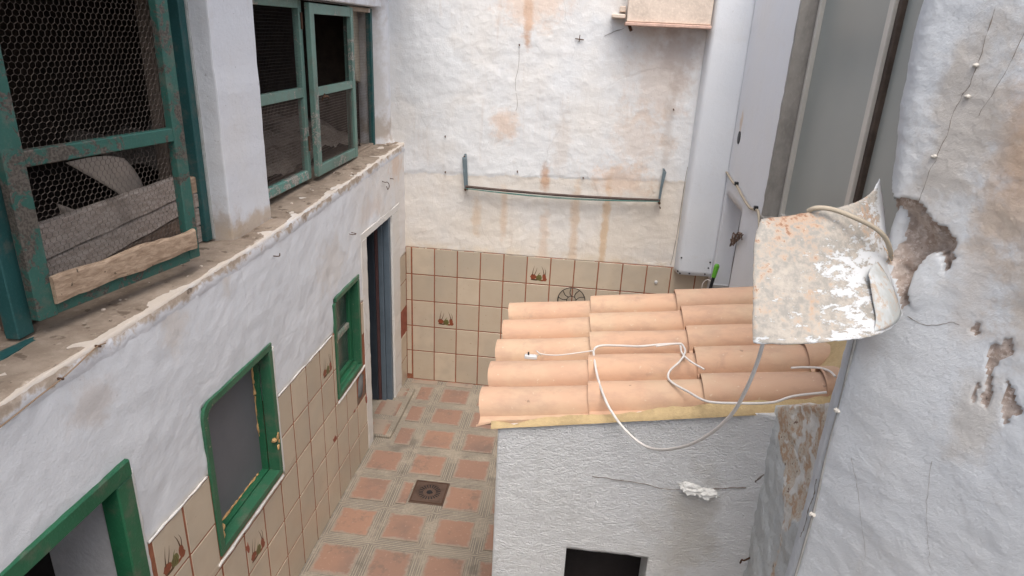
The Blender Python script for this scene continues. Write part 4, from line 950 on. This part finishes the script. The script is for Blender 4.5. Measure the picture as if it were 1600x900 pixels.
mb.build('twisted_wire', simple('brown tie wire', (.16, .11, .085), .8, .2, .2), wt)
bh = thing('green_handled_brush', (2.60, -.30, 1.2), 'tool with lime green handle and black grip standing behind the roof tiles', 'brush')
mb = MB(); mb.tube([(2.553, -.355, 1.17), (2.572, -.345, 1.31)], [.012, .014], 10); mb.build('grip', M['black'], bh)
mb = MB(); mb.tube([(2.572, -.345, 1.308), (2.585, -.338, 1.40), (2.586, -.338, 1.415)], [.017, .021, .014], 10); mb.build('handle', M['limegreen'], bh)
mb = MB(); mb.tube(smoothpts([(2.50, -.33, 1.16), (2.50, -.33, 1.24), (2.53, -.33, 1.28), (2.56, -.34, 1.27)]), .003, 6); mb.build('white_wire', M['cable'], bh)

# ------------------------------------------------------------------ outhouse with tiled roof
oh = thing('outhouse', (1.95, -2.8, FLZ), 'white stuccoed outhouse with a sloping clay tile roof in the middle of the yard', 'outhouse')
def gtop(x): return 1.690+.182*(x-1.26)
def gpos(s_, z_):
    if z_ > 1.3: z_ = 1.3+(z_-1.3)*(gtop(s_)-.002+.004*fz((s_, 3, 0), 9)-1.3)/.4
    x = s_
    if s_ < 1.27: x = s_
    return (x, -3.35, z_)
def gd(s_, z_, p):
    v = .004*fz((s_, 0, z_), 3)+.0018*fz((s_, 0, z_*1.7), 22)+.0012*fz((s_, 4, z_*1.8), 48)
    if s_ < 1.275: v -= .008*((1.275-s_)/.015)**2*.5
    if s_ > 2.08: v += .10*((s_-2.08)/.14)**2*.35
    return v
wallgrid('gable_wall', gpos, (0, -1, 0), lines(1.26, 2.24, .0085), lines(FLZ-.05, 1.7, .0095, (1.165,)), [(1.553, 1.862, .62, 1.165)], .16, M['gable'], oh, gd)
mb = MB(); mb.box((1.26, -3.19, FLZ-.05), (1.40, -2.12, 1.66)); mb.build('side_wall', M['gable'], oh)
mb = MB(); mb.box((1.40, -2.25, FLZ-.05), (2.6, -2.12, 1.66)); mb.build('rear_wall', M['gable'], oh)
mb = MB(); v = [(1.23, -3.19, 1.63), (2.6, -3.19, 1.63+.185*1.37), (2.6, -2.1, 1.63+.185*1.37), (1.23, -2.1, 1.63)]
mb.add(v+[(p[0], p[1], p[2]-.04) for p in v], [(0, 1, 2, 3), (7, 6, 5, 4), (0, 4, 5, 1), (1, 5, 6, 2), (2, 6, 7, 3), (3, 7, 4, 0)]); mb.build('roof_deck', M['mortar'], oh)
mb = MB(); mb.box((1.52, -3.02, .5), (1.92, -3.0, 1.3)); mb.build('dark_opening_sheet', simple('dark brown opening shade', (.035, .028, .027), .8, 0, .2, 6), oh)  # dark sheet paints the shade inside the window opening
for y0, y1 in ((1.553-.03, 1.553),):
    pass
# roof tiles
roof = bpy.data.objects.new('roof', None); C.objects.link(roof); roof.parent = oh; roof.location = Vector((1.19, -3.3, 1.671))-wloc(oh)
def rtile(seed, ln=.452):
    random.seed(seed); PIT_ = .22; prof = []
    for k in range(13):   # roll
        a = math.pi*k/12; prof.append((.076*math.cos(a), .068*math.sin(a)**.8))
    for k in range(1, 6): q = k/5; prof.append((-.076-.072*q, .0-.006*math.sin(math.pi*q)+.010*q**3))
    th = .012; nx = 6; v = []; f = []; m_ = len(prof)
    nr = []
    for i in range(m_):
        a = prof[max(i-1, 0)]; b = prof[min(i+1, m_-1)]; t_ = Vector((b[0]-a[0], b[1]-a[1])).normalized(); nr.append((t_.y, -t_.x))
    for i in range(nx+1):
        q = i/nx; x = ln*q; sc = 1.03-.08*q; lift = .017*(1-q)+.0015*math.sin(5*q+seed)
        for side in (0, 1):
            for k, (a, b) in enumerate(prof):
                e = th*side*(.55 if 0 < i < nx or True else .2)
                yy_ = (a*sc-nr[k][0]*(-e)); zz_ = b*sc*1.0+lift+nr[k][1]*e*(1)
                v.append((x+(.003*fz((a*9+seed, b*9, 0), 1) if i == 0 else 0), a*sc+(-nr[k][0])*e*-1*-1 if side else a*sc, (b*sc+lift) if not side else (b*sc+lift-abs(nr[k][1])*e-(.006 if abs(nr[k][1]) < .3 else 0))))
    W = 2*m_
    for i in range(nx):
        for k in range(m_-1):
            A = i*W+k; f.append((A, A+1, A+W+1, A+W)); B = A+m_; f.append((B, B+W, B+W+1, B+1))
        A = i*W; f.append((A, A+W, A+W+m_, A+m_)); A = i*W+m_-1; f.append((A, A+m_, A+W+m_, A+W))
    for k in range(m_-1):
        f.append((k, k+m_, k+m_+1, k+1)); A = nx*W+k; f.append((A, A+1, A+m_+1, A+m_))
    me = bpy.data.meshes.new('roof_tile'); me.from_pydata(v, [], f); me.materials.append(M['rooftile']); 
    for p_ in me.polygons: p_.use_smooth = True
    bm = bmesh.new(); bm.from_mesh(me); bmesh.ops.recalc_face_normals(bm, faces=bm.faces)
    for e_ in bm.edges:
        if len(e_.link_faces) == 2 and e_.calc_face_angle(0) > math.radians(50): e_.smooth = False
    bm.to_mesh(me); bm.free(); return me
RT_ = [rtile(s_) for s_ in range(4)]
RV_ = [rtile(s_) for s_ in range(4)]
for k_, me_ in enumerate(RV_):
    for v_ in me_.vertices:
        if v_.co.y < -.112: v_.co.y = -.112+(v_.co.y+.112)*.05; v_.co.z -= .004
RE_ = rtile(9)
for v_ in RE_.vertices:
    if v_.co.y < -.112 and v_.co.x > .06: v_.co.y = -.112+(v_.co.y+.112)*.05; v_.co.z -= .004
random.seed(11)
SL = math.atan(.18)
for c_ in range(3, -1, -1):
    for r_ in range(5):
        x = 1.188+c_*.405+random.uniform(-.004, .004)+(.0 if c_ else 0); y = -3.222+.2205*r_+random.uniform(-.004, .004)
        z = 1.671+.18*(x-1.19)
        inst('roof_tile', (RE_ if c_ == 0 else random.choice(RV_)) if r_ == 0 else random.choice(RT_), roof, (x, y, z+random.uniform(-.002, .002)), (random.uniform(-.012, .012), -SL, random.uniform(-.008, .008)))
# mortar at verge and along the right wall
v = []; f = []; xs = lines(1.235, 2.62, .012); ys = lines(-3.352, -2.2, .012)
def sst(a, b, x): 
    t_ = min(1, max(0, (x-a)/(b-a))); return t_*t_*(3-2*t_)
for x in xs:
    for y in ys:
        nn = fz((x, y, 0), 7)
        verge = 1-sst(.0, .045+.035*sst(1.5, 2.3, x), y+3.352+.012*nn)
        right = sst(2.30, 2.52, x+.05*nn-.10*(y+3.35)*.3)
        h_ = -.035+max(verge*(.072+.022*sst(1.3, 2.2, x)), right*.15)+.006*fz((x, y, 4), 12)+.0025*fz((x, y, 7), 40)
        if y < -3.345: h_ = .0
        v.append((x, y+.002*nn-(.010 if y < -3.33 else 0), 1.671+.18*(x-1.19)+h_))
nY = len(ys)
for i in range(len(xs)-1):
    for j in range(nY-1): f.append((i*nY+j, (i+1)*nY+j, (i+1)*nY+j+1, i*nY+j+1))
mesh('mortar_bed', v, f, M['mortar'], oh, smooth=True)
# loose plaster lump, crack, hook on the gable
foamm = simple('flaky white plaster', (.70, .69, .66), .9, 0, .15, 25, .8, dark=.75)
def rock(par, c, r, seed, nm, mat, sub=3, amp=.5):
    bm = bmesh.new(); bmesh.ops.create_icosphere(bm, subdivisions=sub, radius=1); bm.verts.index_update()
    v = []
    for q in bm.verts:
        k = 1+amp*fz(q.co+Vector((seed, seed, 0)), 1.5)+amp*.5*noise.cell(q.co*2.5+Vector((seed, 0, 0)))
        v.append(Vector((c[0]+q.co.x*r[0]*k, c[1]+q.co.y*r[1]*k, c[2]+q.co.z*r[2]*k)))
    f = [[q.index for q in g.verts] for g in bm.faces]; bm.free(); return mesh(nm, v, f, mat, par)
lp = thing('plaster_lump', (2.0, -3.36, 1.49), 'broken white plaster lump bulging from the crack in the outhouse wall', 'plaster lump')
rock(lp, (1.985, -3.352, 1.508), (.045, .022, .022), 3, 'lump', foamm); rock(lp, (2.03, -3.352, 1.498), (.035, .024, .018), 5, 'lump', foamm); rock(lp, (1.96, -3.35, 1.515), (.022, .014, .016), 8, 'lump', foamm); rock(lp, (2.065, -3.35, 1.492), (.016, .012, .008), 9, 'lump', foamm)
crackline(oh, [(1.62, -3.351, 1.512), (1.70, -3.3525, 1.512), (1.80, -3.352, 1.505), (1.90, -3.352, 1.492), (1.96, -3.352, 1.505)], .0018, n=10)
crackline(oh, [(2.05, -3.354, 1.515), (2.11, -3.355, 1.53), (2.17, -3.368, 1.548)], .0024, n=10)
hk = thing('iron_hook', (2.2, -3.38, 1.26), 'small rusty bent iron hook low on the corner of the outhouse wall', 'hook')
mb = MB(); mb.tube(smoothpts([(2.185, -3.42, 1.255), (2.187, -3.425, 1.275), (2.195, -3.43, 1.279), (2.235, -3.40, 1.279)], 5), .0035, 6); mb.build('bent_rod', M['rust'], hk)
# plaster stub joining the outhouse to the near wall
sb = thing('wall_stub', (2.25, -3.6, FLZ), 'short crumbling stub of wall between the outhouse and the near wall', 'wall')
zz = lines(-.05, 1.0, .1)[:-1]+lines(1.0, 1.0+1.0, .0125); yy = lines(-3.95, -3.35, .0125); v = []; f = []
def stub_top(y): return 1.885+.26*min(1, max(0, (-3.36-y)/.42))
for z_ in zz:
    for y in yy:
        zt_ = stub_top(y)+.008*fz((1, y, 0), 12); zz_ = z_ if z_ < 1.4 else 1.4+(z_-1.4)*(zt_-1.4)/.6
        k = (y+3.35); crn = .0+.055*math.exp(-((y+3.35)/.05)**2)
        rec = .014*sst(1.70, 1.78, zz_)*(1-sst(.10, .16, abs(y+3.64)))
        x = 2.212-crn*.0+.012*fz((0, y, zz_), 4)+.006*fz((0, y, zz_), 14)+.003*fz((0, y, zz_), 40)+rec-.05*(1-sst(0, .05, -3.35-y))*0
        v.append((x, y, zz_))
nY = len(yy)
for i in range(len(zz)-1):
    for j in range(nY-1): f.append((i*nY+j, i*nY+j+1, (i+1)*nY+j+1, (i+1)*nY+j))
b0 = (len(zz)-1)*nY; n0 = len(v)
for q in (1, 2, 3):
    for j in range(nY):
        p = v[b0+j]; v.append((p[0]+.03*q+(.03*q*q), p[1], p[2]+.010*(1-(q-1)**2)+.010*fz((q, p[1], 3), 14)))
for q in range(3):
    for j in range(nY-1):
        a = b0+j if q == 0 else n0+(q-1)*nY+j; b = n0+q*nY+j; f.append((a, a+1, b+1, b))
mesh('stub_plaster', v, f, M['stub'], sb, smooth=True)
crackline(sb, [(2.185, -3.40, 1.60), (2.18, -3.44, 1.64), (2.19, -3.455, 1.67)], .003, n=6)

# ------------------------------------------------------------------ near wall
nw = thing('near_wall', tuple(npt(.3, FLZ)), 'rough flaking white wall filling the right side, with a hole in its plaster', 'wall')
HOLE = [(-.06, 2.78), (-.007, 2.762), (.02, 2.735), (.05, 2.745), (.089, 2.731), (.12, 2.71), (.145, 2.70), (.170, 2.685), (.176, 2.642), (.168, 2.615), (.160, 2.59), (.135, 2.575), (.120, 2.53), (.10, 2.50), (.085, 2.545), (.063, 2.56), (.05, 2.59), (.03, 2.60), (-.06, 2.60)]
PEEL = [[(.319, 2.524), (.328, 2.50), (.322, 2.478), (.31, 2.47), (.305, 2.453), (.312, 2.42), (.320, 2.40), (.316, 2.366), (.306, 2.38), (.302, 2.42), (.292, 2.44), (.285, 2.47), (.287, 2.495), (.305, 2.50)],
        [(.333, 2.44), (.342, 2.425), (.352, 2.428), (.362, 2.40), (.376, 2.392), (.366, 2.372), (.355, 2.352), (.345, 2.37), (.342, 2.40)], [(.250, 2.53), (.262, 2.51), (.255, 2.50), (.246, 2.512)],
        [(.290, 2.41), (.295, 2.40), (.292, 2.36), (.284, 2.37)]]
def inpoly(s_, z_, P):
    c_ = False; n_ = len(P)
    for i in range(n_):
        a, b = P[i], P[(i+1) % n_]
        if (a[1] > z_) != (b[1] > z_) and s_ < (b[0]-a[0])*(z_-a[1])/(b[1]-a[1])+a[0]: c_ = not c_
    return c_
def pdist(s_, z_, P):
    d_ = 9; n_ = len(P)
    for i in range(n_):
        a, b = P[i], P[(i+1) % n_]; ux, uy = b[0]-a[0], b[1]-a[1]; t_ = max(0, min(1, ((s_-a[0])*ux+(z_-a[1])*uy)/(ux*ux+uy*uy+1e-12)))
        d_ = min(d_, math.hypot(s_-a[0]-ux*t_, z_-a[1]-uy*t_))
    return d_
EDG = [(1.0, -.035), (1.67, -.040), (1.9, -.036), (2.2, -.030), (2.39, -.028), (2.53, -.02), (2.745, -.012), (2.83, -.026), (2.93, -.037), (3.06, -.044), (3.8, -.05)]
def edge_s(z_):
    for (a, b), (c_, d_) in zip(EDG, EDG[1:]):
        if z_ <= c_: return b+(d_-b)*max(0, (z_-a))/(c_-a)
    return -.05
sL = lines(0, .5, .0048)+lines(.5, 2.4, .08)[1:]; zL = lines(-.05, 1.5, .08)[:-1]+lines(1.5, 3.25, .0056)[:-1]+lines(3.25, 5.2, .08)
msk = {}
def dmg(s_, z_):
    k = (s_, z_)
    if k in msk: return msk[k]
    a = s_+.006*fz((s_, z_, 0), 40); b = z_+.006*fz((s_, z_, 5), 40); v_ = 0.; dep = 0.
    if -.07 < s_ < .2 and 2.45 < z_ < 2.8 and inpoly(a, b, HOLE):
        d_ = pdist(a, b, HOLE); v_ = 1.; dep = -.010-.9*min(d_, .045)+.014*fz((s_, z_, 2), 30)+.006*fz((s_, z_, 2), 80)
        # smooth old patch of plaster left inside the hole
        q = ((s_-.030)/.022)**2+((z_-2.665)/.055)**2+.5*fz((s_, z_, 8), 40)
        if q < 1: v_ = .12; dep = -.034+.008*(1-q)
    elif .23 < s_ < .39 and 2.33 < z_ < 2.55:
        for P_ in PEEL:
            if inpoly(a, b, P_): v_ = 1.; dep = -.005+.002*fz((s_, z_, 2), 60)
    q = ((s_-.136-.1*(z_-2.58))/.031)**2+((z_-2.578)/.068)**2   # pale lump of filler
    if q < 1: v_ = 0.; dep = .006*(1-q)**.5
    msk[k] = (v_, dep); return msk[k]
def nsp(s_, z_):
    return edge_s(z_)+s_
def npos(s_, z_):
    e = edge_s(z_)+.003*fz((0, 0, z_), 9)+.0015*fz((0, 3, z_), 30); return npt(e*(max(0, 1-s_/.2))+s_, z_)
def nd_(s_, z_, p):
    e = edge_s(z_)*(max(0, 1-s_/.2)); v_, dep = dmg(s_+e, z_)
    up = sst(2.45, 2.75, z_)
    b = .009*fz((s_, z_, 0), 2.5)+.0028*fz((s_, z_, 3), 9)+(.0005+.0007*up)*fz((s_, z_, 6), 34)+(.0003+.0009*up)*fz((s_, z_, 9), 90)
    rnd = -.050*max(0, 1-s_/.055)**2.2
    gro = -.004*math.exp(-((s_+e-.012)/.006)**2)*(z_ < 2.45)
    return b+dep+rnd+gro
def nat(s_, z_): 
    e = edge_s(z_)*(max(0, 1-s_/.2)); return dmg(s_+e, z_)[0]
wallgrid('plaster', npos, NN, sL, zL, [], .22, M['near'], nw, nd_, nat)
def surf(s_, z_):
    e0 = edge_s(z_); q = (s_-e0)/(1-e0/.2) if s_ < .2 else s_
    return nd_(q, z_, None)
# cable down the edge with clips
cc_ = thing('edge_cable', tuple(npt(.02, 1.6)), 'dusty grey cable running down the corner of the near wall with white clips', 'cable')
P = [npt(s_, z_, d_) for s_, z_, d_ in ((.0195, 2.42, .002), (.020, 2.30, .0005), (.0215, 2.2, .001), (.020, 2.05, .0), (.024, 1.9, .001), (.020, 1.75, .0), (.018, 1.6, .001), (.02, 1.2, .0))]
mb = MB(); mb.tube(smoothpts(P, 10), .0036, 7); mb.build('cable_sheath', simple('paint smeared cable', (.34, .33, .31), .8, 0, .2, 20), cc_, smooth=True)
for s_, z_ in ((.0215, 2.2), (.024, 1.885), (.025, 2.16)):
    if z_ == 2.16: continue
    p = npt(s_, z_, .004); rock(cc_, p, (.009, .009, .006), z_, 'cable_clip', M['clip'], 2, .3)
def crackN(pts, r, n=10):
    P = [Vector((p[0]+.003*fz((p[0], p[1], 0), 45), p[1]+.003*fz((p[0], p[1], 4), 45), 0)) for p in smoothpts([(a, b, 0) for a, b in pts], n)]
    P = [npt(p.x, p.y, surf(p.x, p.y)+.0002) for p in P]; mb = MB(); mb.tube(P, [r*.55*(.3+1.3*abs(fz(p, 40))) for p in P], 4); mb.build('crack', M['crackdark'], nw)
crackN([(.125, 3.12), (.12, 3.0), (.105, 2.95), (.1, 2.88), (.085, 2.80), (.08, 2.74)], .0016)
crackN([(.18, 3.13), (.185, 3.08), (.17, 3.0), (.15, 2.93)], .0014)
crackN([(.12, 2.492), (.15, 2.486), (.18, 2.495), (.205, 2.512), (.222, 2.512)], .0022)
crackN([(.005, 1.98), (.008, 1.93), (.004, 1.88), (.006, 1.84), (-.004, 1.78)], .0026)
crackN([(.085, 2.10), (.11, 2.05), (.13, 2.0), (.155, 1.93), (.18, 1.86)], .0009)
crackN([(.255, 2.2), (.27, 2.1), (.30, 2.0), (.315, 1.95)], .0007)
for s_, z_ in ((.120, 3.02), (.120, 2.962), (.088, 2.84)):
    rock(nw, npt(s_, z_, surf(s_, z_)+.002), (.006, .006, .004), z_*3, 'paint_clip', M['clip'], 2, .3)
# ------------------------------------------------------------------ corroded metal sheet
def px(u, v_, d_):   # a point seen in direction (u,v) of the survey photo at true distance d_
    q = FW+RT*((u-800)/1045.79)-UPV*((v_-450)/1045.79); return CAMP+q*d_
ms = thing('corroded_sheet', tuple(px(1290, 430, 1.45)), 'rusty white painted metal sheet jutting out of the hole in the near wall', 'metal sheet')
ctl = [  # rows from top to bottom, each left to right: u, v, distance
    [(1189, 342, 1.40), (1250, 334, 1.41), (1310, 324, 1.43), (1345, 312, 1.46), (1364, 298, 1.50), (1375, 279, 1.53)],
    [(1180, 372, 1.375), (1245, 368, 1.385), (1305, 362, 1.40), (1345, 352, 1.44), (1372, 338, 1.50), (1381, 325, 1.535)],
    [(1177, 420, 1.36), (1243, 417, 1.365), (1305, 414, 1.38), (1345, 406, 1.41), (1373, 396, 1.46), (1387, 385, 1.53)],
    [(1177, 465, 1.345), (1243, 464, 1.345), (1305, 461, 1.355), (1350, 456, 1.37), (1378, 448, 1.41), (1393, 436, 1.50)],
    [(1176, 505, 1.335), (1243, 506, 1.33), (1305, 503, 1.335), (1352, 497, 1.345), (1385, 487, 1.38), (1404, 470, 1.46)],
    [(1177, 537, 1.33), (1243, 538, 1.32), (1305, 533, 1.32), (1355, 527, 1.325), (1390, 514, 1.36), (1411, 492, 1.43)]]
G = [[px(*c_) for c_ in row] for row in ctl]
rows = [smoothpts(r_, 9) for r_ in G]; cols = list(zip(*rows)); cols = [smoothpts(c_, 9) for c_ in cols]
nu, nv = len(cols), len(cols[0]); v = []; at = []
for i in range(nu):
    for j in range(nv):
        p = cols[i][j]; e = min(i, nu-1-i, j, nv-1-j)
        jag = .0016 if e == 0 else .0003
        v.append(p+Vector((jag*fz(p, 90), .0015*fz(p, 14), jag*fz(p+Vector((2, 2, 2)), 90)))); at.append(.25+.45*i/nu+.22*j/nv+.5*max(0, i/nu-.8)/.2+.25*max(0, 1-abs(j/nv-.45)/.12)*(.3 < i/nu))
f = [(i*nv+j, i*nv+j+1, (i+1)*nv+j+1, (i+1)*nv+j) for i in range(nu-1) for j in range(nv-1)]
o = mesh('sheet', v, f, M['sheet'], ms, smooth=True, attr=at); md = o.modifiers.new('solid', 'SOLIDIFY'); md.thickness = .0016
# curled torn lip at lower right
cur = [[(1372, 409, 1.44), (1385, 428, 1.445), (1398, 455, 1.43), (1409, 490, 1.42)], [(1362, 418, 1.40), (1380, 436, 1.405), (1396, 468, 1.39), (1402, 503, 1.38)], [(1358, 428, 1.375), (1372, 455, 1.365), (1384, 485, 1.355), (1388, 512, 1.35)], [(1359, 440, 1.372), (1364, 470, 1.36), (1369, 497, 1.345), (1365, 520, 1.335)]]
G = [smoothpts([px(*c_) for c_ in r_], 5) for r_ in cur]; G = [smoothpts(c_, 5) for c_ in zip(*G)]
nu, nv = len(G), len(G[0]); v = [p for c_ in G for p in c_]; f = [(i*nv+j, i*nv+j+1, (i+1)*nv+j+1, (i+1)*nv+j) for i in range(nu-1) for j in range(nv-1)]
o = mesh('curled_lip', v, f, M['sheet_in'], ms, smooth=True); md = o.modifiers.new('solid', 'SOLIDIFY'); md.thickness = .0015
# ------------------------------------------------------------------ cables over sheet and roof
def cable(name, pts, r, mat, label, rr=None):
    th_ = thing(name, tuple(pts[0]), label, 'cable'); mb = MB(); mb.tube(smoothpts(pts, 10), r, 8); mb.build('cable_sheath', mat, th_, smooth=True); return th_
cable('sheet_cable', [px(1262, 330, 1.42), px(1275, 325, 1.405), px(1300, 327, 1.395), px(1335, 340, 1.385), px(1365, 355, 1.395), px(1382, 370, 1.41), px(1390, 388, 1.44), px(1392, 403, 1.50), px(1388, 412, 1.58)], .0052, M['cabletan'], 'pale cable bent over the top of the rusty sheet into the hole')
def rf(u, v_, h_=.0):   # point lying on the roll crests
    q = FW+RT*((u-800)/1045.79)-UPV*((v_-450)/1045.79); n_ = Vector((-.18, 0, 1)); P0 = Vector((1.19, 0, 1.745+.006+h_))
    return CAMP+q*((P0-CAMP).dot(n_)/q.dot(n_))
def md_(u, v_, y_): q = FW+RT*((u-800)/1045.79)-UPV*((v_-450)/1045.79); return CAMP+q*((y_-CAMP.y)/q.y)
c1 = [rf(842, 551), rf(870, 554), rf(900, 551), rf(925, 548)]
cable('roof_cable', [rf(838, 548), rf(846, 553), rf(870, 555), rf(898, 552), rf(926, 548)], .0026, M['cable'], 'thin white wire from the grey connector across the left roof tiles')
hang = [rf(1065, 537), rf(1035, 538), rf(1000, 541), rf(965, 540), rf(940, 540), rf(929, 545), rf(928, 556), rf(934, 590), rf(946, 625), md_(960, 650, -3.39), md_(978, 673, -3.42), md_(1000, 692, -3.45), md_(1020, 701, -3.5), md_(1045, 702, -3.58), md_(1080, 694, -3.7), md_(1115, 674, -3.80), md_(1145, 645, -3.88), md_(1165, 610, -3.94), md_(1182, 570, -3.98), md_(1194, 530, -4.0), md_(1210, 480, -4.0)]
cable('hanging_cable', hang, .0048, M['cable'], 'long white cable drooping off the roof tiles and up behind the rusty sheet')
lp2 = [rf(1025, 541), rf(1060, 537), rf(1069, 543), rf(1070, 552), rf(1062, 565), rf(1048, 578), rf(1044, 589), rf(1052, 599), rf(1075, 612), rf(1105, 627), rf(1150, 630, .002), rf(1205, 629, .002), rf(1240, 619, .01), rf(1292, 613, .03)]
cable('looped_cable', lp2, .0042, M['cable'], 'white cable looping on the middle roof tiles toward the mortar at right')
cable('short_cable', [rf(1063, 540), rf(1066, 552), rf(1078, 564), rf(1100, 577)], .0038, M['cable'], 'short white cable end slipping between two roof tiles')
cable('mortared_cable', [rf(1236, 575), rf(1255, 574), rf(1280, 575, .004), rf(1296, 580, .02), rf(1305, 588, .03)], .0042, M['cable'], 'short pale cable emerging at the mortared right end of the roof')
cn = thing('cable_connector', tuple(rf(828, 553)), 'small grey terminal connector lying on the second row of roof tiles', 'connector')
p0 = rf(820, 556, .004)
mb = MB(); mb.box((p0.x, p0.y-.018, p0.z-.006), (p0.x+.052, p0.y+.004, p0.z+.010), bev=.003); mb.build('terminal_block', M['plug'], cn)
mb = MB(); mb.box((p0.x+.012, p0.y-.010, p0.z+.009), (p0.x+.019, p0.y-.002, p0.z+.022), bev=.001); mb.build('screw', M['black'], cn)
mb = MB(); mb.tube(smoothpts([(p0.x+.05, p0.y-.006, p0.z+.004), (p0.x+.062, p0.y-.004, p0.z+.016), (p0.x+.07, p0.y-.004, p0.z+.008)], 5), .0022, 5); mb.build('lead', M['cabletan'], cn)
# plant fibres in the hole
st_ = thing('straw_bits', tuple(npt(.05, 2.6)), 'few dry straws sticking out of the hole beside the sheet', 'straw')
for k in range(7):
    a = npt(.0+.012*k % .05, 2.60+.012*(k % 3), -.01); b = npt(.03+.02*(k % 3), 2.585+.018*(k % 4), .025); mb = MB(); mb.tube(smoothpts([a, (a+b)/2+Vector((0, 0, .012*(k % 2))), b], 4), .0009, 4); mb.build('straw', simple('dry straw %d' % k if False else 'dry straw', (.45, .33, .22), .9), st_)
